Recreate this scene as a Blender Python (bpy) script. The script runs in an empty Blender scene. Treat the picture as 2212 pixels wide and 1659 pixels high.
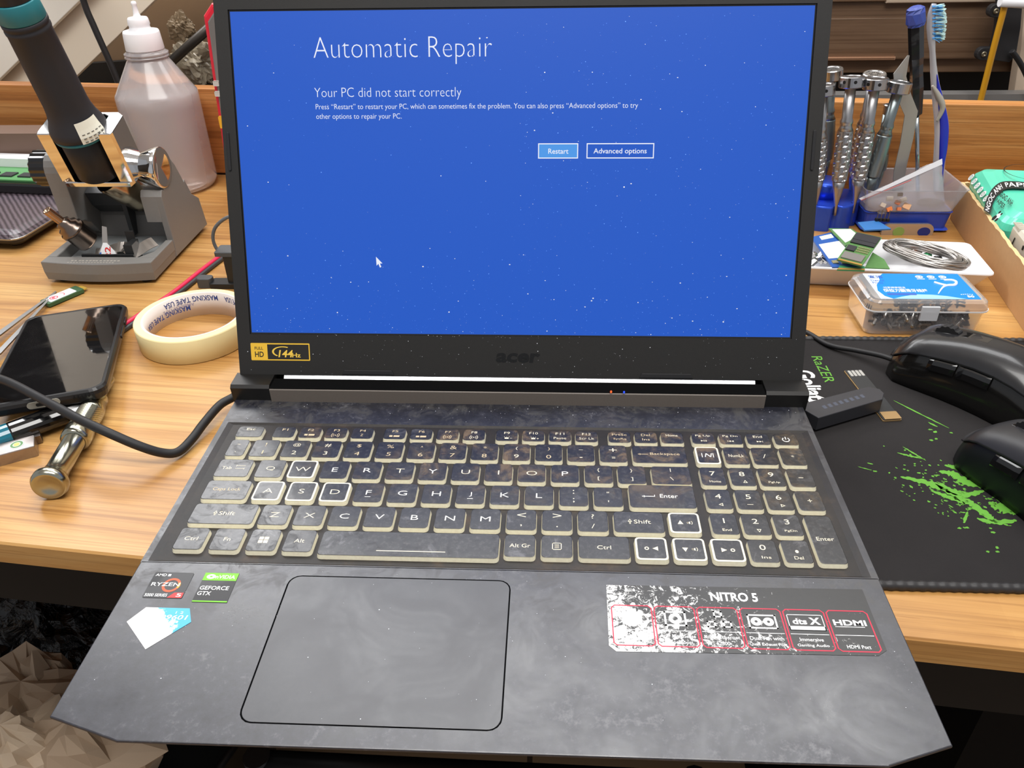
import bpy, bmesh, math, random
from mathutils import Vector, Matrix, Euler
random.seed(7)
PI = math.pi
S = 0.001                      # everything below is written in millimetres
SC = bpy.context.scene
COL = SC.collection
def lin(c):
    c = c/255.0
    return c/12.92 if c <= 0.04045 else ((c+0.055)/1.055)**2.4
def rgb(r, g, b): return (lin(r), lin(g), lin(b), 1.0)

# ---------------------------------------------------------------- camera
W, H, F = 2212, 1659, 1722.45
CAM = Vector((23.3, -415.15, 314.9))
RR = Vector((0.998739, 0.047266, -0.016913)); DD = Vector((0.012095, -0.553545, -0.832731)); FF = Vector((-0.048722, 0.831477, -0.553419))
cd = bpy.data.cameras.new('camera'); cam = bpy.data.objects.new('camera', cd); COL.objects.link(cam)
cd.sensor_fit = 'HORIZONTAL'; cd.sensor_width = 36.0; cd.lens = 36.0*F/W; cd.clip_start = 0.01; cd.clip_end = 50
m = Matrix((RR, -DD, -FF)).transposed().to_4x4(); m.translation = CAM*S
cam.matrix_world = m; SC.camera = cam
cd.dof.use_dof = False
# ---------------------------------------------------------------- world, lights, exposure
SC.view_settings.view_transform = 'Standard'; SC.view_settings.look = 'None'
SC.view_settings.gamma = 1.0; SC.view_settings.exposure = 0.0; SC.view_settings.use_curve_mapping = False
wd = bpy.data.worlds.new('room_ambient'); SC.world = wd; wd.use_nodes = True
wn = wd.node_tree; bg = wn.nodes['Background']
bg.inputs[0].default_value = (0.93, 0.95, 1.0, 1); bg.inputs[1].default_value = 0.45
def area(name, loc, aim, sx, sy, power, col=(1, 1, 1), spread=180):
    l = bpy.data.lights.new(name, 'AREA'); l.shape = 'RECTANGLE'; l.size = sx*S; l.size_y = sy*S
    l.energy = power; l.color = col; l.spread = math.radians(spread)
    o = bpy.data.objects.new(name, l); COL.objects.link(o); o.location = Vector(loc)*S
    d = (Vector(aim)-Vector(loc)).normalized()
    o.rotation_euler = d.to_track_quat('-Z', 'Y').to_euler()
    return o
area('wall_light_left', (-620, 1080, 900), (-60, 0, 0), 1100, 560, 20, (0.97, 0.98, 1.0))
area('ceiling_light_behind_bench', (150, 900, 1600), (0, 0, 0), 1700, 520, 20, (0.98, 0.99, 1.0))
area('ceiling_light_over_room', (100, -450, 1650), (0, 300, 0), 1400, 600, 30, (1.0, 0.98, 0.95))

# ---------------------------------------------------------------- helpers
def P(px, py, z=0):
    d = RR*((px-W/2)/F)+DD*((py-H/2)/F)+FF
    return CAM+d*((z-CAM.z)/d.z)
def PY(px, py, y):
    d = RR*((px-W/2)/F)+DD*((py-H/2)/F)+FF
    return CAM+d*((y-CAM.y)/d.y)
def tag(o, label=None, cat=None, group=None, kind=None):
    if label: o['label'] = label
    if cat: o['category'] = cat
    if group: o['group'] = group
    if kind: o['kind'] = kind
    return o
def thing(name, label, cat, loc=(0, 0, 0), rz=0, group=None):
    o = bpy.data.objects.new(name, None); COL.objects.link(o); o.empty_display_size = 0.01
    o.location = Vector(loc)*S; o.rotation_euler = (0, 0, rz)
    return tag(o, label, cat, group)
def copy_tree(o, parent=None):
    c = o.copy(); COL.objects.link(c)
    if parent: c.parent = parent
    for ch in list(o.children): copy_tree(ch, c)
    return c
def frame(o, x, y=None):
    """matrix with origin o, first axis along x, second near y"""
    x = Vector(x).normalized(); y = Vector(y)
    y = (y-x*y.dot(x)).normalized(); z = x.cross(y)
    M = Matrix((x, y, z)).transposed().to_4x4(); M.translation = Vector(o); return M
def axisM(a, b, up=(0, 0, 1)):
    """matrix whose z axis runs from a to b"""
    z = (Vector(b)-Vector(a)).normalized(); up = Vector(up)
    if abs(z.dot(up)) > 0.98: up = Vector((1, 0, 0))
    x = up.cross(z).normalized(); y = z.cross(x)
    M = Matrix((x, y, z)).transposed().to_4x4(); M.translation = Vector(a); return M
def rrect(x0, y0, x1, y1, r, n=4):
    r = min(r, abs(x1-x0)/2-1e-4, abs(y1-y0)/2-1e-4); pts = []
    for cx, cy, a in ((x1-r, y1-r, 0), (x0+r, y1-r, 90), (x0+r, y0+r, 180), (x1-r, y0+r, 270)):
        for i in range(n+1):
            t = math.radians(a+90*i/n); pts.append((cx+r*math.cos(t), cy+r*math.sin(t)))
    return pts
class MB:
    def __init__(s): s.bm = bmesh.new(); s.mi = 0
    def add(s, vs, fs, M=None, mi=None, sm=False):
        bv = [s.bm.verts.new(M @ Vector(v) if M else Vector(v)) for v in vs]
        for f in fs:
            try: nf = s.bm.faces.new([bv[i] for i in f])
            except ValueError: continue
            nf.material_index = s.mi if mi is None else mi; nf.smooth = sm
        return bv
    def box(s, x0, y0, z0, x1, y1, z1, M=None, mi=None):
        v = [(x, y, z) for z in (z0, z1) for y in (y0, y1) for x in (x0, x1)]
        s.add(v, [(0, 2, 3, 1), (4, 5, 7, 6), (0, 1, 5, 4), (2, 6, 7, 3), (0, 4, 6, 2), (1, 3, 7, 5)], M, mi); return s
    def loft(s, rings, M=None, mi=None, sm=False, cap=True, mis=None, closed=True):
        n = len(rings[0]); vs = [p for r in rings for p in r]
        bv = [s.bm.verts.new(M @ Vector(v) if M else Vector(v)) for v in vs]
        for k in range(len(rings)-1):
            for i in range(n if closed else n-1):
                j = (i+1) % n
                try:
                    f = s.bm.faces.new((bv[k*n+i], bv[k*n+j], bv[(k+1)*n+j], bv[(k+1)*n+i]))
                    f.material_index = (mis[k] if mis else (s.mi if mi is None else mi)); f.smooth = sm
                except ValueError: pass
        if cap:
            for b, ix in ((0, list(range(n))[::-1]), (len(rings)-1, list(range(n)))):
                try:
                    f = s.bm.faces.new([bv[b*n+i] for i in ix]); f.material_index = (mis[0] if b == 0 else mis[-1]) if mis else (s.mi if mi is None else mi)
                except ValueError: pass
        return s
    def prism(s, pts, z0, z1, M=None, mi=None, bev=0, sm=False):
        if bev <= 0: return s.loft([[(x, y, z0) for x, y in pts], [(x, y, z1) for x, y in pts]], M, mi, sm)
        cx = sum(p[0] for p in pts)/len(pts); cy = sum(p[1] for p in pts)/len(pts)
        def ins(b):
            out = []; n = len(pts)
            for i in range(n):
                p = Vector(pts[i]); a = Vector(pts[i-1]); c = Vector(pts[(i+1) % n])
                e1 = (p-a); e2 = (c-p)
                if e1.length < 1e-6 or e2.length < 1e-6: out.append((p.x, p.y)); continue
                e1.normalize(); e2.normalize(); n1 = Vector((-e1.y, e1.x)); n2 = Vector((-e2.y, e2.x)); nn = n1+n2
                d = nn.length_squared
                q = p+nn*(2*b/max(d, 0.7)) if d > 0 else p
                out.append((q.x, q.y))
            return out
        ar = sum(pts[i-1][0]*pts[i][1]-pts[i][0]*pts[i-1][1] for i in range(len(pts)))
        if ar < 0: pts = pts[::-1]
        I = ins(bev); I2 = ins(bev*0.3)
        R = [[(x, y, z0) for x, y in pts], [(x, y, z1-bev) for x, y in pts], [(x, y, z1-bev*0.3) for x, y in I2], [(x, y, z1) for x, y in I]]
        return s.loft(R, M, mi, sm)
    def rbox(s, x0, y0, z0, x1, y1, z1, r=2, bev=0.5, M=None, mi=None, n=4):
        return s.prism(rrect(x0, y0, x1, y1, r, n), z0, z1, M, mi, bev)
    def lathe(s, prof, M=None, mi=None, n=32, sm=True, cap=True, mis=None):
        return s.loft([[(r*math.cos(2*PI*i/n), r*math.sin(2*PI*i/n), z) for i in range(n)] for r, z in prof], M, mi, sm, cap, mis)
    def tube(s, pts, r, mi=None, n=10, caps=True, closed=False):
        pts = [Vector(p) for p in pts]; N = len(pts); rings = []; up = None
        for i, p in enumerate(pts):
            if closed: t = pts[(i+1) % N]-pts[i-1]
            else: t = pts[min(i+1, N-1)]-pts[max(i-1, 0)]
            t.normalize()
            if up is None: up = Vector((0, 0, 1)) if abs(t.z) < 0.9 else Vector((1, 0, 0))
            x = up-t*up.dot(t)
            x.normalize(); y = t.cross(x); up = x
            rr = r[i] if isinstance(r, (list, tuple)) else r
            rings.append([p+(x*math.cos(2*PI*k/n)+y*math.sin(2*PI*k/n))*rr for k in range(n)])
        if closed: rings.append(rings[0])
        return s.loft(rings, None, mi, True, caps and not closed)
    def sphere(s, c, r, mi=None, n=12, sc=(1, 1, 1), M=None):
        pr = [(max(1e-3, r*math.sin(PI*i/n)), -r*math.cos(PI*i/n)) for i in range(n+1)]
        T = Matrix.Translation(Vector(c)) @ Matrix.Diagonal((*sc, 1))
        return s.lathe(pr, (M @ T) if M else T, mi, n*2)
    def build(s, name, mats, parent=None, org=(0, 0, 0), smooth=False, merge=0.0, sub=0, solid=0, rz=0):
        org = Vector(org); inv = Matrix.Rotation(-rz, 4, 'Z') @ Matrix.Translation(-org)
        if merge: bmesh.ops.remove_doubles(s.bm, verts=s.bm.verts, dist=merge)
        for v in s.bm.verts: v.co = (inv @ v.co)*S
        bmesh.ops.recalc_face_normals(s.bm, faces=s.bm.faces)
        me = bpy.data.meshes.new(name); s.bm.to_mesh(me); s.bm.free()
        for mt in (mats if isinstance(mats, (list, tuple)) else [mats]): me.materials.append(mt)
        if smooth:
            for p in me.polygons: p.use_smooth = True
        o = bpy.data.objects.new(name, me); COL.objects.link(o)
        if parent: o.parent = parent
        else: o.location = org*S; o.rotation_euler = (0, 0, rz)
        if solid: md = o.modifiers.new('t', 'SOLIDIFY'); md.thickness = solid*S; md.offset = 0
        if sub: md = o.modifiers.new('s', 'SUBSURF'); md.levels = sub; md.render_levels = sub
        return o
def spline(pts, n=8, closed=False):
    pts = [Vector(p) for p in pts]; out = []; N = len(pts)
    for i in range(N if closed else N-1):
        if closed: p0, p1, p2, p3 = pts[i-1], pts[i], pts[(i+1) % N], pts[(i+2) % N]
        else: p0, p1, p2, p3 = pts[max(i-1, 0)], pts[i], pts[i+1], pts[min(i+2, N-1)]
        for k in range(n):
            t = k/n; t2 = t*t; t3 = t2*t
            out.append(0.5*((2*p1)+(p2-p0)*t+(2*p0-5*p1+4*p2-p3)*t2+(3*p1-p0-3*p2+p3)*t3))
    if not closed: out.append(pts[-1])
    return out
# text as meshes, stretched to a width and a cap height; collected into one MB
_tc = {}
def glyphs(txt, off=0.0):
    k = (txt, off)
    if k not in _tc:
        c = bpy.data.curves.new('t', 'FONT'); c.body = txt; c.size = 1.0; c.offset = off; c.resolution_u = 3
        o = bpy.data.objects.new('t', c); COL.objects.link(o)
        bpy.context.view_layer.update()
        me = bpy.data.meshes.new_from_object(o.evaluated_get(bpy.context.evaluated_depsgraph_get()))
        v = [tuple(x.co) for x in me.vertices]; f = [tuple(p.vertices) for p in me.polygons]
        bpy.data.objects.remove(o); bpy.data.curves.remove(c); bpy.data.meshes.remove(me)
        _tc[k] = (v, f)
    return _tc[k]
def text(mb, txt, M, x0, y0, w=None, h=None, z=0.0, off=0.0, mi=None, anchor='l', asp=1.0, shear=0.0):
    """baseline-left at x0,y0 in frame M; h = height of the ink, w = its width"""
    v, f = glyphs(txt, off)
    if not v: return
    xs = [p[0] for p in v]; ys = [p[1] for p in v]; wx = max(xs)-min(xs); hy = max(ys)-min(ys)
    if h is not None and w is None: sy = h/hy; sx = sy*asp
    elif w is not None and h is None: sx = w/wx; sy = sx/asp
    else: sx = w/wx; sy = h/hy
    ax = {'l': 0, 'c': -0.5, 'r': -1}[anchor]*wx*sx
    mb.add([(x0+ax+(p[0]-min(xs))*sx+shear*(p[1]-min(ys))*sy, y0+(p[1]-min(ys))*sy, z) for p in v], f, M, mi)
# ---------------------------------------------------------------- materials
class NT:
    def __init__(s, name):
        s.m = bpy.data.materials.new(name); s.m.use_nodes = True; s.t = s.m.node_tree; s.b = s.t.nodes['Principled BSDF']
    def n(s, ty, **k):
        nd = s.t.nodes.new(ty)
        for a, v in k.items():
            if a.startswith('i_'):
                key = a[2:]; nd.inputs[int(key) if key.isdigit() else key].default_value = v
            else: setattr(nd, a, v)
        return nd
    def l(s, a, b): s.t.links.new(a, b)
    def co(s, kind='Object', scale=(1, 1, 1)):
        tc = s.n('ShaderNodeTexCoord'); mp = s.n('ShaderNodeMapping'); mp.inputs['Scale'].default_value = scale
        s.l(tc.outputs[kind], mp.inputs[0]); return mp.outputs[0]
    def noise(s, scale, detail=4, rough=0.6, vec=None, dist=0):
        nd = s.n('ShaderNodeTexNoise'); nd.inputs['Scale'].default_value = scale; nd.inputs['Detail'].default_value = detail
        nd.inputs['Roughness'].default_value = rough; nd.inputs['Distortion'].default_value = dist
        s.l(vec if vec is not None else s.co(), nd.inputs['Vector']); return nd.outputs['Fac']
    def ramp(s, fac, stops):
        r = s.n('ShaderNodeValToRGB'); e = r.color_ramp.elements
        while len(e) > 1: e.remove(e[-1])
        e[0].position = stops[0][0]; e[0].color = stops[0][1]
        for p, c in stops[1:]: q = e.new(p); q.color = c
        s.l(fac, r.inputs[0]); return r.outputs[0]
    def mix(s, fac, a, b):
        x = s.n('ShaderNodeMix', data_type='RGBA')
        for sock, v in ((x.inputs[0], fac), (x.inputs[6], a), (x.inputs[7], b)):
            if hasattr(v, 'links') or isinstance(v, bpy.types.NodeSocket): s.l(v, sock)
            else: sock.default_value = v
        return x.outputs[2]
    def col(s, v):
        if isinstance(v, bpy.types.NodeSocket): s.l(v, s.b.inputs['Base Color'])
        else: s.b.inputs['Base Color'].default_value = v
    def bump(s, h, strength=0.3, dist=0.001):
        b = s.n('ShaderNodeBump'); b.inputs['Strength'].default_value = strength; b.inputs['Distance'].default_value = dist
        s.l(h, b.inputs['Height']); s.l(b.outputs[0], s.b.inputs['Normal'])
def g(v): return (v, v, v, 1)
_mc = {}
def mat(name, c, rough=0.5, metal=0.0, spec=0.5, trans=0.0, ior=1.45, coat=0.0, emit=None, es=0, alpha=1, vary=0.0, vs=60, bump=0.0, bs=400, sss=0):
    if name in _mc: return _mc[name]
    n = NT(name); b = n.b; n.col(c)
    b.inputs['Roughness'].default_value = rough; b.inputs['Metallic'].default_value = metal
    b.inputs['Specular IOR Level'].default_value = spec; b.inputs['Transmission Weight'].default_value = trans
    b.inputs['IOR'].default_value = ior; b.inputs['Coat Weight'].default_value = coat; b.inputs['Alpha'].default_value = alpha
    if emit: b.inputs['Emission Color'].default_value = emit; b.inputs['Emission Strength'].default_value = es
    if vary:
        f = n.noise(vs, 5, 0.65)
        n.col(n.mix(f, tuple(x*(1-vary) for x in c[:3])+(1,), tuple(min(1, x*(1+vary)) for x in c[:3])+(1,)))
    if bump: n.bump(n.noise(bs, 3), bump, 0.0005)
    _mc[name] = n.m; return n.m
def wood_mat(name, stops, sc, rough=0.35, rot=0.0, coat=0.0, planks=0.0):
    n = NT(name); tc = n.n('ShaderNodeTexCoord'); mp = n.n('ShaderNodeMapping'); mp.inputs['Scale'].default_value = sc; mp.inputs['Rotation'].default_value = (0, 0, rot)
    n.l(tc.outputs['Object'], mp.inputs[0]); v = mp.outputs[0]
    f1 = n.noise(1.0, 9, 0.62, v, 0.6)
    mp2 = n.n('ShaderNodeMapping'); mp2.inputs['Scale'].default_value = (0.5, 9, 9); n.l(v, mp2.inputs[0])
    f2 = n.noise(1.0, 4, 0.7, mp2.outputs[0])
    mp3 = n.n('ShaderNodeMapping'); mp3.inputs['Scale'].default_value = (2.2, 7, 7); n.l(v, mp3.inputs[0]); f3 = n.noise(1.0, 5, 0.8, mp3.outputs[0])
    c = n.ramp(f1, stops)
    c = n.mix(n.ramp(f3, [(0.57, g(0)), (0.66, g(0.55))]), c, stops[0][1])
    d = n.ramp(f2, [(0.36, (0.5, 0.4, 0.3, 1)), (0.52, (1, 1, 1, 1))])
    x = n.n('ShaderNodeMix', data_type='RGBA', blend_type='MULTIPLY'); x.inputs[0].default_value = 0.55
    n.l(c, x.inputs[6]); n.l(d, x.inputs[7]); out = x.outputs[2]
    if planks:
        br = n.n('ShaderNodeTexBrick'); br.offset = 0.37; br.inputs['Scale'].default_value = 1.0
        br.inputs['Mortar Size'].default_value = 0.0; br.inputs['Brick Width'].default_value = planks*4.6; br.inputs['Row Height'].default_value = planks
        br.inputs['Color1'].default_value = (1.0, 1.0, 1.0, 1); br.inputs['Color2'].default_value = (0.80, 0.72, 0.66, 1)
        n.l(tc.outputs['Object'], br.inputs['Vector'])
        y = n.n('ShaderNodeMix', data_type='RGBA', blend_type='MULTIPLY'); y.inputs[0].default_value = 0.7
        n.l(out, y.inputs[6]); n.l(br.outputs[0], y.inputs[7]); out = y.outputs[2]
    n.col(out); n.b.inputs['Roughness'].default_value = rough; n.b.inputs['Coat Weight'].default_value = coat; n.b.inputs['Coat Roughness'].default_value = 0.15
    n.bump(f2, 0.08, 0.0004); return n.m
M_table = wood_mat('oak_table', [(0.25, rgb(158, 108, 54)), (0.5, rgb(190, 142, 80)), (0.75, rgb(214, 174, 112))], (3, 34, 34), 0.36, planks=0.085)
M_board = wood_mat('oak_board', [(0.3, rgb(138, 84, 34)), (0.5, rgb(182, 120, 60)), (0.7, rgb(206, 150, 88))], (4, 60, 60), 0.45)
M_brown = wood_mat('dark_walnut', [(0.25, rgb(84, 64, 48)), (0.5, rgb(112, 88, 68)), (0.75, rgb(138, 112, 88))], (1.5, 22, 22), 0.4)
M_black = mat('black_plastic', rgb(22, 22, 24), 0.42)
M_blackgloss = mat('black_gloss', rgb(12, 12, 13), 0.12, coat=0.6)
M_rubber = mat('black_rubber', rgb(30, 30, 32), 0.55)
M_chrome = mat('chrome', g(0.78), 0.06, 1.0)
M_steel = mat('brushed_steel', rgb(170, 170, 170), 0.28, 1.0)
M_white = mat('white_paint', rgb(235, 235, 238), 0.4)
# ================================================================ ROOM
def struct(name, mb, m, **k): return tag(mb.build(name, m, **k), kind='structure')
M_wall = mat('cream_wall', rgb(226, 214, 198), 0.8)
b = MB(); b.box(-2300, -2200, -760, 2300, 1520, -750); 
nt = NT('floor_tile'); br = nt.n('ShaderNodeTexBrick'); br.offset = 0; br.inputs['Scale'].default_value = 1
br.inputs['Brick Width'].default_value = 0.4; br.inputs['Row Height'].default_value = 0.4; br.inputs['Mortar Size'].default_value = 0.004
br.inputs['Color1'].default_value = rgb(176, 146, 112); br.inputs['Color2'].default_value = rgb(168, 138, 106); br.inputs['Mortar'].default_value = rgb(90, 74, 60)
nt.l(nt.co(), br.inputs['Vector']); nt.l(br.outputs[0], nt.b.inputs['Base Color']); nt.b.inputs['Roughness'].default_value = 0.3
struct('floor', b, nt.m)
b = MB(); b.box(-2300, 1500, -750, 2300, 1520, 1800); struct('wall_back', b, M_wall)
b = MB(); b.box(-2300, -2200, 1800, 2300, 1520, 1820); struct('ceiling', b, mat('white_ceiling', rgb(240, 240, 240), 0.8))

# ================================================================ WORKBENCH
AN = -math.atan(0.1023); CA, SA = math.cos(AN), math.sin(AN)
TB = Matrix.Translation((0, -137, 0)) @ Matrix.Rotation(AN, 4, 'Z')     # bench frame: x along its front edge, y to its back
bench = thing('workbench', 'light oak workbench top with black steel rail under its front edge', 'workbench', (0, -137, 0), AN)
def bpart(mb, name, m, parent=None, **k): return mb.build(name, m, parent or bench, **k)
b = MB()
b.loft([[(x, y, z) for x, y, z in ((-1100, yy, -17+e), (1100, yy, -17+e), (1100, yy, 0-e), (-1100, yy, 0-e))] for yy, e in ((0, 1.2), (1.2, 0), (612, 0))])
bpart(b, 'tabletop', M_table)
b = MB(); b.box(-1090, 14, -66, 1090, 44, -17.2); b.box(-1090, 560, -52, 1090, 590, -17.2); b.box(-1090, 44, -52, -1060, 560, -17.2); b.box(1060, 44, -52, 1090, 560, -17.2)
bpart(b, 'steel_rail', mat('black_steel', rgb(8, 8, 9), 0.6, spec=0.3))
for x in (-1080, 1040):
    for y in (20, 550):
        b = MB(); b.box(x, y, -750, x+40, y+40, -52); bpart(b, 'leg', mat('black_steel', rgb(8, 8, 9), 0.6, spec=0.3))
b = MB(); b.prism([(-1100, 598), (1100, 598), (1100, 616), (-1100, 616)], 3, 100, bev=1.2)
bpart(b, 'back_board', M_board)
b = MB(); b.box(-1100, 600, 0, 1100, 614, 3.2); bpart(b, 'shadow_gap_strip', mat('dark_gap', rgb(40, 30, 22), 0.7))

# ================================================================ LAPTOP
DZ = 22.0 
lap = thing('laptop', 'open black dusty gaming laptop with a blue repair screen, on the workbench', 'laptop', (0, 0, 4))
OL = (0, 0, 4)
def lpart(mb, name, m, parent=None, **k): return mb.build(name, m, parent or lap, org=OL, **k)
nt = NT('laptop_deck')
dust = nt.noise(26, 7, 0.7, dist=0.5); fine = nt.noise(260, 5, 0.75); big = nt.noise(7, 3, 0.5)
sp = nt.n('ShaderNodeMath', operation='MULTIPLY'); nt.l(dust, sp.inputs[0]); nt.l(fine, sp.inputs[1])
c1 = nt.ramp(sp.outputs[0], [(0.17, rgb(22, 23, 31)), (0.30, rgb(37, 38, 48)), (0.46, rgb(98, 98, 102))])
c2 = nt.mix(nt.ramp(big, [(0.35, g(0.0)), (0.65, g(0.45))]), c1, rgb(32, 34, 44))
gr = nt.noise(48, 8, 0.78, dist=0.9); tc = nt.n('ShaderNodeTexCoord'); sx = nt.n('ShaderNodeSeparateXYZ'); nt.l(tc.outputs['Object'], sx.inputs[0])
mr = nt.n('ShaderNodeMapRange'); mr.inputs[1].default_value = -0.195; mr.inputs[2].default_value = -0.145; nt.l(sx.outputs[1], mr.inputs[0])
mk = nt.n('ShaderNodeMath', operation='MULTIPLY'); nt.l(mr.outputs[0], mk.inputs[0]); nt.l(nt.ramp(gr, [(0.48, g(0)), (0.60, g(1))]), mk.inputs[1])
nt.col(nt.mix(mk.outputs[0], c2, rgb(54, 53, 54))); rr = nt.mix(mk.outputs[0], nt.ramp(dust, [(0.35, g(0.27)), (0.62, g(0.42))]), g(0.52)); nt.l(rr, nt.b.inputs['Roughness'])
nt.b.inputs['Metallic'].default_value = 0.0; nt.b.inputs['Specular IOR Level'].default_value = 1.0
nt.bump(fine, 0.12, 0.0002); M_deck = nt.m
nt = NT('keyboard_well'); f = nt.noise(40, 6, 0.7); f2 = nt.noise(400, 4, 0.7)
nt.col(nt.mix(f2, nt.ramp(f, [(0.38, rgb(16, 15, 15)), (0.55, rgb(42, 34, 28)), (0.72, rgb(88, 68, 48))]), rgb(34, 32, 31)))
nt.b.inputs['Roughness'].default_value = 0.55; nt.bump(f2, 0.25, 0.0003); M_well = nt.m
# base
x0, x1 = -181.5, 181.8
out = [(x0, 4), (x0, -226.7), (-149, -236.2), (154.3, -235.6), (x1, -226.3), (x1, 4)]
inn = [(x0+2, 4), (x0+4, -222), (-148, -229), (153, -229), (x1-4, -222), (x1-2, 4)]
b = MB()
cq = lambda k, d: [(x*k, (y+d if y < 0 else y)) for x, y in out]
b.loft([[(x, y, 5) for x, y in cq(0.95, 16)], [(x, y, 14) for x, y in cq(0.975, 9)], [(x, y, 19.6) for x, y in cq(0.997, 1.0)], [(x, y, 20.6) for x, y in out]])
rx0, rx1, ry0, ry1 = -178, 178.4, -139.6, -22.0
b.box(x0, ry1, 20.6, x1, 4, DZ); b.box(x0, ry0, 20.6, rx0, ry1, DZ); b.box(rx1, ry0, 20.6, x1, ry1, DZ)
fp = [(x0, ry0), (x0, -226.7), (-149, -236.2), (154.3, -235.6), (x1, -226.3), (x1, ry0)]
b.prism(fp, 20.6, DZ, bev=0.5)
b.box(x0, ry0-0.9, DZ-0.6, x1, ry0, DZ)
base = lpart(b, 'base', M_deck)
b = MB(); zr = 20.9
b.loft([[(rx0, ry0, DZ), (rx1, ry0, DZ), (rx1, ry1, DZ), (rx0, ry1, DZ)], [(rx0+3.5, ry0+1.6, zr), (rx1-3.5, ry0+1.6, zr), (rx1-3.5, ry1-1.2, zr), (rx0+3.5, ry1-1.2, zr)]], cap=False)
b.box(rx0+3.5, ry0+1.6, 20.62, rx1-3.5, ry1-1.2, zr)
lpart(b, 'keyboard_well', M_well, label=None) if False else lpart(b, 'keyboard_well', M_well)
for x in (-150, 150):
    for y in (-215, -20):
        b = MB(); b.rbox(x-14, y-4, 0.1 if y > -120 else 0.2, x+14, y+4, 5.2, 3.5, 0.6)
        if y > -100: lpart(b, 'rubber_foot', M_rubber)
# touchpad
b = MB(); b.rbox(-103.3, -226.7, DZ-0.5, 5.3, -146.8, DZ+0.03, 6, 0); lpart(b, 'touchpad_groove', mat('groove_black', rgb(6, 6, 7), 0.9, spec=0.05))
nt = NT('touchpad_surface'); d = nt.noise(22, 7, 0.7, dist=0.7); fi = nt.noise(300, 4, 0.7)
nt.col(nt.mix(fi, nt.ramp(d, [(0.3, rgb(32, 34, 42)), (0.5, rgb(46, 47, 52)), (0.72, rgb(74, 74, 76))]), rgb(58, 59, 64)))
nt.l(nt.ramp(d, [(0.3, g(0.3)), (0.65, g(0.5))]), nt.b.inputs['Roughness']); nt.b.inputs['Specular IOR Level'].default_value = 0.9
b = MB(); b.rbox(-102.6, -226.1, DZ-0.5, 4.7, -147.4, DZ+0.12, 5.5, 0.15, n=8); tp = lpart(b, 'touchpad', nt.m)
# ---- keys
nt = NT('key_top'); d = nt.noise(55, 6, 0.72, dist=0.8); fi = nt.noise(420, 4, 0.7); bigk = nt.noise(9, 2, 0.5)
brown = nt.ramp(d, [(0.46, rgb(20, 20, 23)), (0.53, rgb(52, 44, 36)), (0.64, rgb(112, 92, 64))])
grey = nt.ramp(d, [(0.34, rgb(84, 84, 88)), (0.42, rgb(34, 35, 39)), (0.6, rgb(20, 21, 25))])
tc = nt.n('ShaderNodeTexCoord'); sx = nt.n('ShaderNodeSeparateXYZ'); nt.l(tc.outputs['Object'], sx.inputs[0])
mr = nt.n('ShaderNodeMapRange'); mr.inputs[1].default_value = -0.10; mr.inputs[2].default_value = -0.055; nt.l(sx.outputs[1], mr.inputs[0])
mm = nt.n('ShaderNodeMath', operation='MULTIPLY'); nt.l(mr.outputs[0], mm.inputs[0]); nt.l(nt.ramp(bigk, [(0.36, g(0)), (0.5, g(1))]), mm.inputs[1])
cc = nt.mix(mm.outputs[0], grey, brown)
nt.col(nt.mix(nt.ramp(fi, [(0.5, g(0)), (0.8, g(0.5))]), cc, rgb(96, 94, 92)))
gr = nt.noise(90, 7, 0.75, dist=1.0); nt.l(nt.ramp(gr, [(0.50, g(0.29)), (0.66, g(0.50))]), nt.b.inputs['Roughness']); nt.b.inputs['Specular IOR Level'].default_value = 0.75; M_key = nt.m
M_keyside = mat('key_side_cream', rgb(248, 234, 206), 0.45, vary=0.2, vs=500)
M_keyedge = mat('key_border_cream', rgb(244, 236, 208), 0.4, vary=0.12, vs=250)
M_leg = mat('legend_cream', rgb(236, 226, 200), 0.5); M_leg2 = mat('legend_faded', rgb(214, 194, 158), 0.5)
M_legw = mat('legend_white', rgb(250, 248, 240), 0.5, emit=rgb(250, 248, 240), es=0.25)
KD = {1: (-38.5, 10.4), 2: (-57.0, 15.5), 3: (-75.6, 15.3), 4: (-94.6, 15.5), 5: (-113.6, 15.3), 6: (-132.4, 15.3)}
ID = Matrix.Identity(4)
def tri(mb, x, y, r, d, z, mi=0, hollow=False):
    a = {'r': 0, 'u': 90, 'l': 180, 'd': 270}[d]
    p = [(x+r*math.cos(math.radians(a+k)), y+r*math.sin(math.radians(a+k)), z) for k in (0, 125, 235)]
    if hollow:
        q = [(x+(a_-x)*0.55, y+(b_-y)*0.55, z) for a_, b_, _ in p]
        mb.add(p+q, [(0, 1, 4, 3), (1, 2, 5, 4), (2, 0, 3, 5)], None, mi)
    else: mb.add(p, [(0, 1, 2)], None, mi)
def bar(mb, x0, y0, x1, y1, z, mi=0): mb.add([(x0, y0, z), (x1, y0, z), (x1, y1, z), (x0, y1, z)], [(0, 1, 2, 3)], None, mi)
def ring(mb, x, y, r0, r1, z, a0=0, a1=360, n=20, mi=0, M=None, sx=1.0):
    v = []
    for i in range(n+1):
        a = math.radians(a0+(a1-a0)*i/n)
        for r in (r0, r1): v.append((x+r*sx*math.cos(a), y+r*math.sin(a), z))
    mb.add(v, [(2*i, 2*i+1, 2*i+3, 2*i+2) for i in range(n)], M, mi)
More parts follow.
